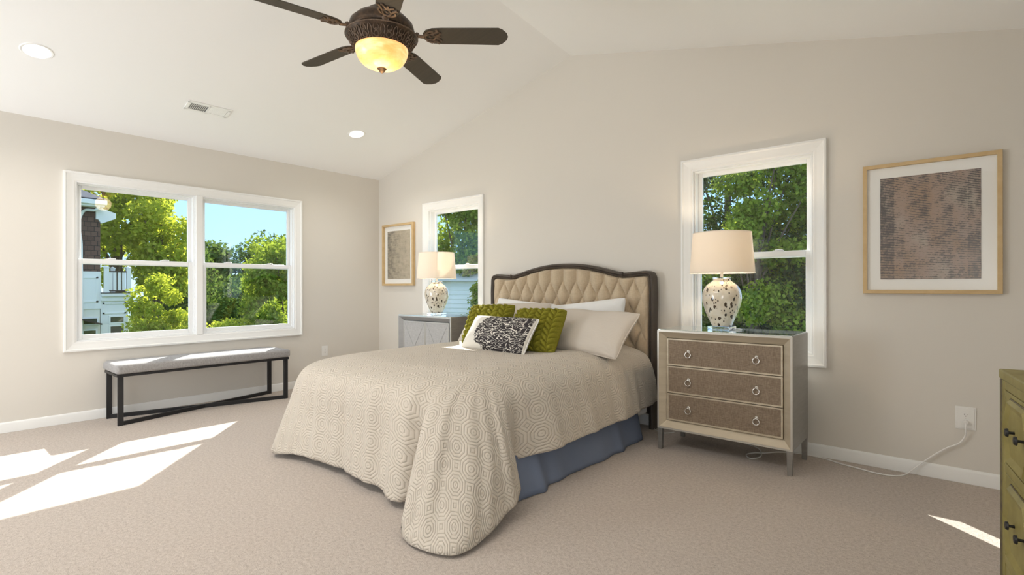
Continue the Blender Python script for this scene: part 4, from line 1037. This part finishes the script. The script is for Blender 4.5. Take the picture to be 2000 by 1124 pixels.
def tree(name, label, cat, x, y, h, crown, leaf, size, ncl, per, seed, base=GZ, group='trees and bushes outside', lean=(0, 0), low=.25, clr=None, trunk_r=None, bushy=False):
    """crown = (rx, ry): half widths. low = height fraction where leaves begin"""
    rng = np.random.RandomState(seed); t = thing(name, label, cat, (x, y, base), group)
    z0, z1 = base + h * low, base + h; mid = (z0 + z1) / 2; hz = (z1 - z0) / 2
    cs = []; 
    while len(cs) < ncl:
        q = rng.uniform(-1, 1, 3); l = np.linalg.norm(q)
        if l > 1 or l < .35: continue
        taper = 1.0 if not bushy else (1.15 - .35 * (q[2] + 1) / 2)
        cs.append((x + lean[0] * (q[2] + 1) + q[0] * crown[0] * taper, y + lean[1] * (q[2] + 1) + q[1] * crown[1] * taper, mid + q[2] * hz))
    cs = np.array(cs); cr = rng.uniform(.75, 1.3, ncl) * (clr or .30 * (crown[0] + crown[1]) / 2 * 2 ** .5 * .62)
    tr = MB(); r0 = trunk_r or max(.05, h * .022)
    top = np.array([x + lean[0] * 1.6, y + lean[1] * 1.6, base + h * .82]); b0 = np.array([x, y, base - .05])
    spine = catmull([b0, b0 * .7 + top * .3 + rng.normal(size=3) * .03 * h * np.array([1, 1, 0]), b0 * .35 + top * .65 + rng.normal(size=3) * .03 * h * np.array([1, 1, 0]), top], 6)
    tr.tube(spine, list(np.linspace(r0, r0 * .22, len(spine))), 10)
    pick = rng.permutation(ncl)[:min(ncl, 16)]
    for i in pick:
        k = int(np.clip((cs[i, 2] - base) / (h * .82) * .62 * len(spine), 2, len(spine) - 4)); s = spine[k]; e = cs[i]
        m_ = s * .5 + e * .5 + np.array([0, 0, .12 * np.linalg.norm(e - s)]) * .5
        tr.tube(catmull([s, m_, e], 4), list(np.linspace(r0 * .40 * (1 - k / len(spine) * .6), r0 * .06, 9)), 7)
    build('trunk', tr, M['bark'], t, smooth=True)
    leaves_mesh('foliage', cs, cr, per, size, M[leaf], t, rng); return t

# seen through the wide left window
tree('tree', 'tall spreading tree with dark trunk behind the shingled house', 'tree', -29.2, 3.3, 12.8, (3.6, 2.5), 'leaf_bright', .26, 50, 210, 11, low=.36, clr=.85, trunk_r=.42)
tree('tree', 'sunlit yellow-green tree to the right of the tall spreading tree', 'tree', -24.8, 4.25, 9.6, (2.0, 1.05), 'leaf_bright', .22, 44, 240, 12, low=.40, clr=.75)
tree('bush', 'bright green bush beside the house balcony', 'bush', -17.2, 1.95, 4.6, (1.1, .85), 'leaf_bright', .13, 40, 300, 13, low=.05, clr=.42, bushy=True)
tree('tree', 'shaded dark green tree between the bright bush and the window mullion', 'tree', -29, 6.6, 6.4, (2.4, 1.6), 'leaf_dark', .24, 40, 240, 14, low=.05, clr=.9, bushy=True)
tree('bush', 'low light green bush at the bottom of the left sash', 'bush', -14.0, 2.05, 3.35, (.95, .62), 'leaf_bright', .11, 34, 280, 15, low=.05, clr=.34, bushy=True)
tree('tree', 'distant dark rounded tree under the open sky', 'tree', -46, 13.2, 8.7, (3.0, 2.8), 'leaf_dark', .38, 44, 220, 16, low=.1, clr=1.3, bushy=True)
tree('tree', 'second distant dark tree, further right under the open sky', 'tree', -44, 17.6, 8.5, (3.0, 2.8), 'leaf_dark', .36, 44, 220, 17, low=.1, clr=1.3, bushy=True)
tree('tree', 'feathery mid-green tree rising above the distant trees', 'tree', -25, 10.3, 7.4, (2.0, 1.9), 'leaf_mid', .22, 44, 200, 18, low=.25, clr=.7)
tree('tree', 'dense bright green tree at the right side of the wide window', 'tree', -14.2, 5.15, 6.1, (1.25, 1.15), 'leaf_mid', .14, 60, 300, 19, low=.05, clr=.48, bushy=True)
tree('bush', 'shaded dark green bush low behind the bright shrubs', 'bush', -19.5, 5.3, 4.5, (1.7, 1.25), 'leaf_dark', .16, 40, 260, 20, low=.02, clr=.6, bushy=True)
tree('bush', 'bright leafy shrub at the bottom left of the right-hand sash', 'bush', -11.5, 2.35, 3.45, (.8, .70), 'leaf_bright', .09, 40, 300, 21, low=.1, clr=.30, bushy=True)
tree('bush', 'bright leafy shrub at the bottom right of the right-hand sash', 'bush', -11.0, 3.55, 3.75, (.8, .80), 'leaf_mid', .09, 44, 300, 22, low=.1, clr=.32, bushy=True)
# seen through the two windows of the bed wall
tree('tree', 'dark leafy tree filling the left part of the right-hand window', 'tree', 1.6, 9.5, 8.8, (1.7, 1.5), 'leaf_deep', 0.1, 70, 450, 31, low=.08, clr=.62, bushy=True)
tree('tree', 'tree with a leaning grey trunk in the middle of the right-hand window', 'tree', 2.5, 8.0, 7.6, (1.35, 1.2), 'leaf_mid', 0.095, 44, 570, 32, low=.22, clr=.46, lean=(.25, 0), trunk_r=.13)
tree('tree', 'dark leafy tree filling the right part of the right-hand window', 'tree', 3.75, 9.2, 7.5, (1.4, 1.4), 'leaf_deep', 0.1, 60, 450, 33, low=.06, clr=.56, bushy=True)
tree('bush', 'dense dark bush low behind the speckled lamp', 'bush', 2.4, 11.5, 5.0, (3.2, 1.3), 'leaf_deep', 0.12, 70, 570, 34, low=.0, clr=.75, bushy=True)
tree('tree', 'leafy tree rising above the white-sided house in the narrow window', 'tree', -8.6, 10.2, 8.6, (1.9, 1.3), 'leaf_mid', .17, 56, 280, 35, low=.42, clr=.62)
tree('bush', 'green bush at the right end of the white-sided house', 'bush', -6.25, 8.6, 4.7, (.75, .70), 'leaf_mid', .11, 36, 260, 36, low=.05, clr=.32, bushy=True)

# neighbouring house with shingles and balcony
HX = -21.4
h = thing('house', 'neighbouring house with brown shingles, white trim and a small balcony', 'house', (HX - 3, -2, GZ))
build('shingle_wall', MB().box(HX - 4.6, HX, -7, 1.06, 1.92, 4.75), M['shingle'], h)
build('lower_wall', MB().box(HX - 4.6, HX - .02, -7, 1.05, GZ, 1.90), M['house_cream'], h)
build('corner_board', MB().box(HX - .02, HX + .02, .30, 1.08, .35, 1.92), M['house_white'], h)
pan = MB()
for z0_, z1_ in ((.62, 1.70),):
    pan.box(HX + .02, HX + .045, .36, .98, z0_, z0_ + .07); pan.box(HX + .02, HX + .045, .36, .98, z1_ - .07, z1_); pan.box(HX + .02, HX + .045, .36, .43, z0_, z1_); pan.box(HX + .02, HX + .045, .91, .98, z0_, z1_)
build('wall_panel', pan, M['house_white'], h)
rf = MB().prism([(HX + .55, -7.5, 4.86), (HX + .55, 1.10, 4.86), (HX - 5.1, 1.10, 4.86), (HX - 5.1, -7.5, 4.86)], (0, 0, .06))
rf.add([(HX + .6, -7.5, 4.92), (HX + .6, 1.15, 4.92), (HX - 5.1, 1.15, 4.92), (HX - 5.1, -7.5, 4.92), (HX - 2.3, -3.1, 6.8), (HX - 2.3, -2.2, 6.8)], [(0, 1, 5, 4), (1, 2, 5), (2, 3, 4, 5), (3, 0, 4)])
build('roof', rf, M['roof'], h)
build('gutter', MB().box(HX + .45, HX + .62, -7.5, 1.18, 4.68, 4.87), M['house_white'], h, bevel=.02)
build('soffit', MB().box(HX - .1, HX + .5, -7.5, 1.12, 4.60, 4.68), M['house_white'], h)
build('eave_return', MB().prism([(HX + .1, .90, 4.66), (HX + .1, 1.58, 4.42), (HX + .1, 1.58, 4.20), (HX + .1, 1.08, 3.95), (HX + .1, .98, 4.12), (HX + .1, .90, 4.12)], (-1.2, 0, 0)), M['house_white'], h)
build('downspout', MB().tube(catmull([(HX + .5, .92, 4.66), (HX + .45, .88, 4.50), (HX + .12, .50, 4.42), (HX + .06, .42, 4.25), (HX + .06, .42, 3.0), (HX + .06, .43, 1.6), (HX + .06, .44, -2.9)], 6), .052, 8), M['house_white'], h, smooth=True)
build('bay_wall', MB().box(HX - 3, HX, 1.07, 2.02, GZ, .66), M['house_white'], h)
bt = MB()
for (a, b, z0_, z1_) in ((1.14, 1.95, .12, .60),):
    bt.box(HX, HX + .03, a, b, z0_, z0_ + .06); bt.box(HX, HX + .03, a, b, z1_ - .06, z1_); bt.box(HX, HX + .03, a, a + .06, z0_, z1_); bt.box(HX, HX + .03, b - .06, b, z0_, z1_)
build('bay_panel', bt, M['house_white'], h)
def hwin(y0, y1, z0_, z1_, fwid=.06):
    f = MB(); f.box(HX, HX + .04, y0 - fwid, y0, z0_ - fwid, z1_ + fwid); f.box(HX, HX + .04, y1, y1 + fwid, z0_ - fwid, z1_ + fwid); f.box(HX, HX + .04, y0, y1, z0_ - fwid, z0_); f.box(HX, HX + .04, y0, y1, z1_, z1_ + fwid)
    F = build('window', f, M['house_white'], h); build('pane', MB().box(HX - .01, HX + .01, y0, y1, z0_, z1_), M['house_glass'], F)
hwin(1.40, 1.86, -.25, -.02); hwin(1.40, 1.86, -1.35, -.42); hwin(.50, .90, -1.4, -.55); hwin(.50, .94, -.28, -.05)
build('porch_roof', MB().prism([(HX + .02, .35, -.02), (HX + .02, 1.02, -.25), (HX + .02, 1.02, -.31), (HX + .02, .35, -.08)], (.5, 0, 0)), M['rail'], h)
build('balcony_deck', MB().box(HX - 1.6, HX + .16, 1.07, 2.20, .86, 1.0), M['house_white'], h, bevel=.02)
build('deck_moulding', MB().box(HX - 1.6, HX + .08, 1.07, 2.10, .66, .86), M['house_white'], h, bevel=.02)
build('deck_edge', MB().box(HX - 1.6, HX + .18, 1.06, 2.22, 1.0, 1.03), M['rail'], h)
for y, x in ((1.25, HX + .05), (2.03, HX + .05), (1.75, HX - 1.3)):
    build('post', MB().box(x - .08, x + .08, y - .08, y + .08, 1.03, 2.08).lathe([(.11, 0), (.11, .04), (.07, .07), (.0005, .10)], (x, y, 2.08), 8), M['house_white'], h)
build('handrail', MB().box(HX + .02, HX + .09, 1.33, 1.95, 1.90, 1.96), M['rail'], h); build('bottom_rail', MB().box(HX + .02, HX + .09, 1.33, 1.95, 1.08, 1.13), M['rail'], h)
for k in range(4): y = 1.39 + k * .155; build('baluster', MB().box(HX + .035, HX + .075, y - .052, y + .052, 1.13, 1.90), M['house_white'], h)
# white-sided house glimpsed through the narrow window
h2 = thing('house', 'white clapboard-sided house glimpsed through the narrow window left of the bed', 'house', (-10.5, 11, GZ))
s = MB(); A_, B_ = Vector((-12.5, 6.9, 0)), Vector((-7.35, 9.35, 0)); d = (B_ - A_).normalized(); nrm_ = Vector((d.y, -d.x, 0))
for k in range(27):
    z = GZ + k * .165
    s.hexa([A_ + Vector((0, 0, z)) + nrm_ * .022, B_ + Vector((0, 0, z)) + nrm_ * .022, B_ + Vector((0, 0, z)) - nrm_ * .1, A_ + Vector((0, 0, z)) - nrm_ * .1],
           [A_ + Vector((0, 0, z + .165)), B_ + Vector((0, 0, z + .165)), B_ + Vector((0, 0, z + .165)) - nrm_ * .1, A_ + Vector((0, 0, z + .165)) - nrm_ * .1])
build('siding_wall', s, M['house_white'], h2)
e = MB(); e.hexa([A_ - nrm_ * 3 + Vector((0, 0, GZ)), A_ - nrm_ * .1 + Vector((0, 0, GZ)), B_ - nrm_ * .1 + Vector((0, 0, GZ)), B_ - nrm_ * 3 + Vector((0, 0, GZ))], [v + Vector((0, 0, 1.45)) for v in (A_ - nrm_ * 3, A_ - nrm_ * .1, B_ - nrm_ * .1, B_ - nrm_ * 3)])
build('house_body', e, M['house_white'], h2)
r2 = MB(); z = 1.46; q = [A_ + nrm_ * .3 - d * .2, B_ + nrm_ * .3 + d * .2, B_ - nrm_ * 1.6 + d * .2, A_ - nrm_ * 1.6 - d * .2]
r2.hexa([q[0] + Vector((0, 0, z)), q[1] + Vector((0, 0, z)), q[2] + Vector((0, 0, z + .7)), q[3] + Vector((0, 0, z + .7))], [q[0] + Vector((0, 0, z + .08)), q[1] + Vector((0, 0, z + .08)), q[2] + Vector((0, 0, z + .78)), q[3] + Vector((0, 0, z + .78))])
build('roof', r2, mat('pale_metal_roof', (.62, .63, .64), .5), h2)
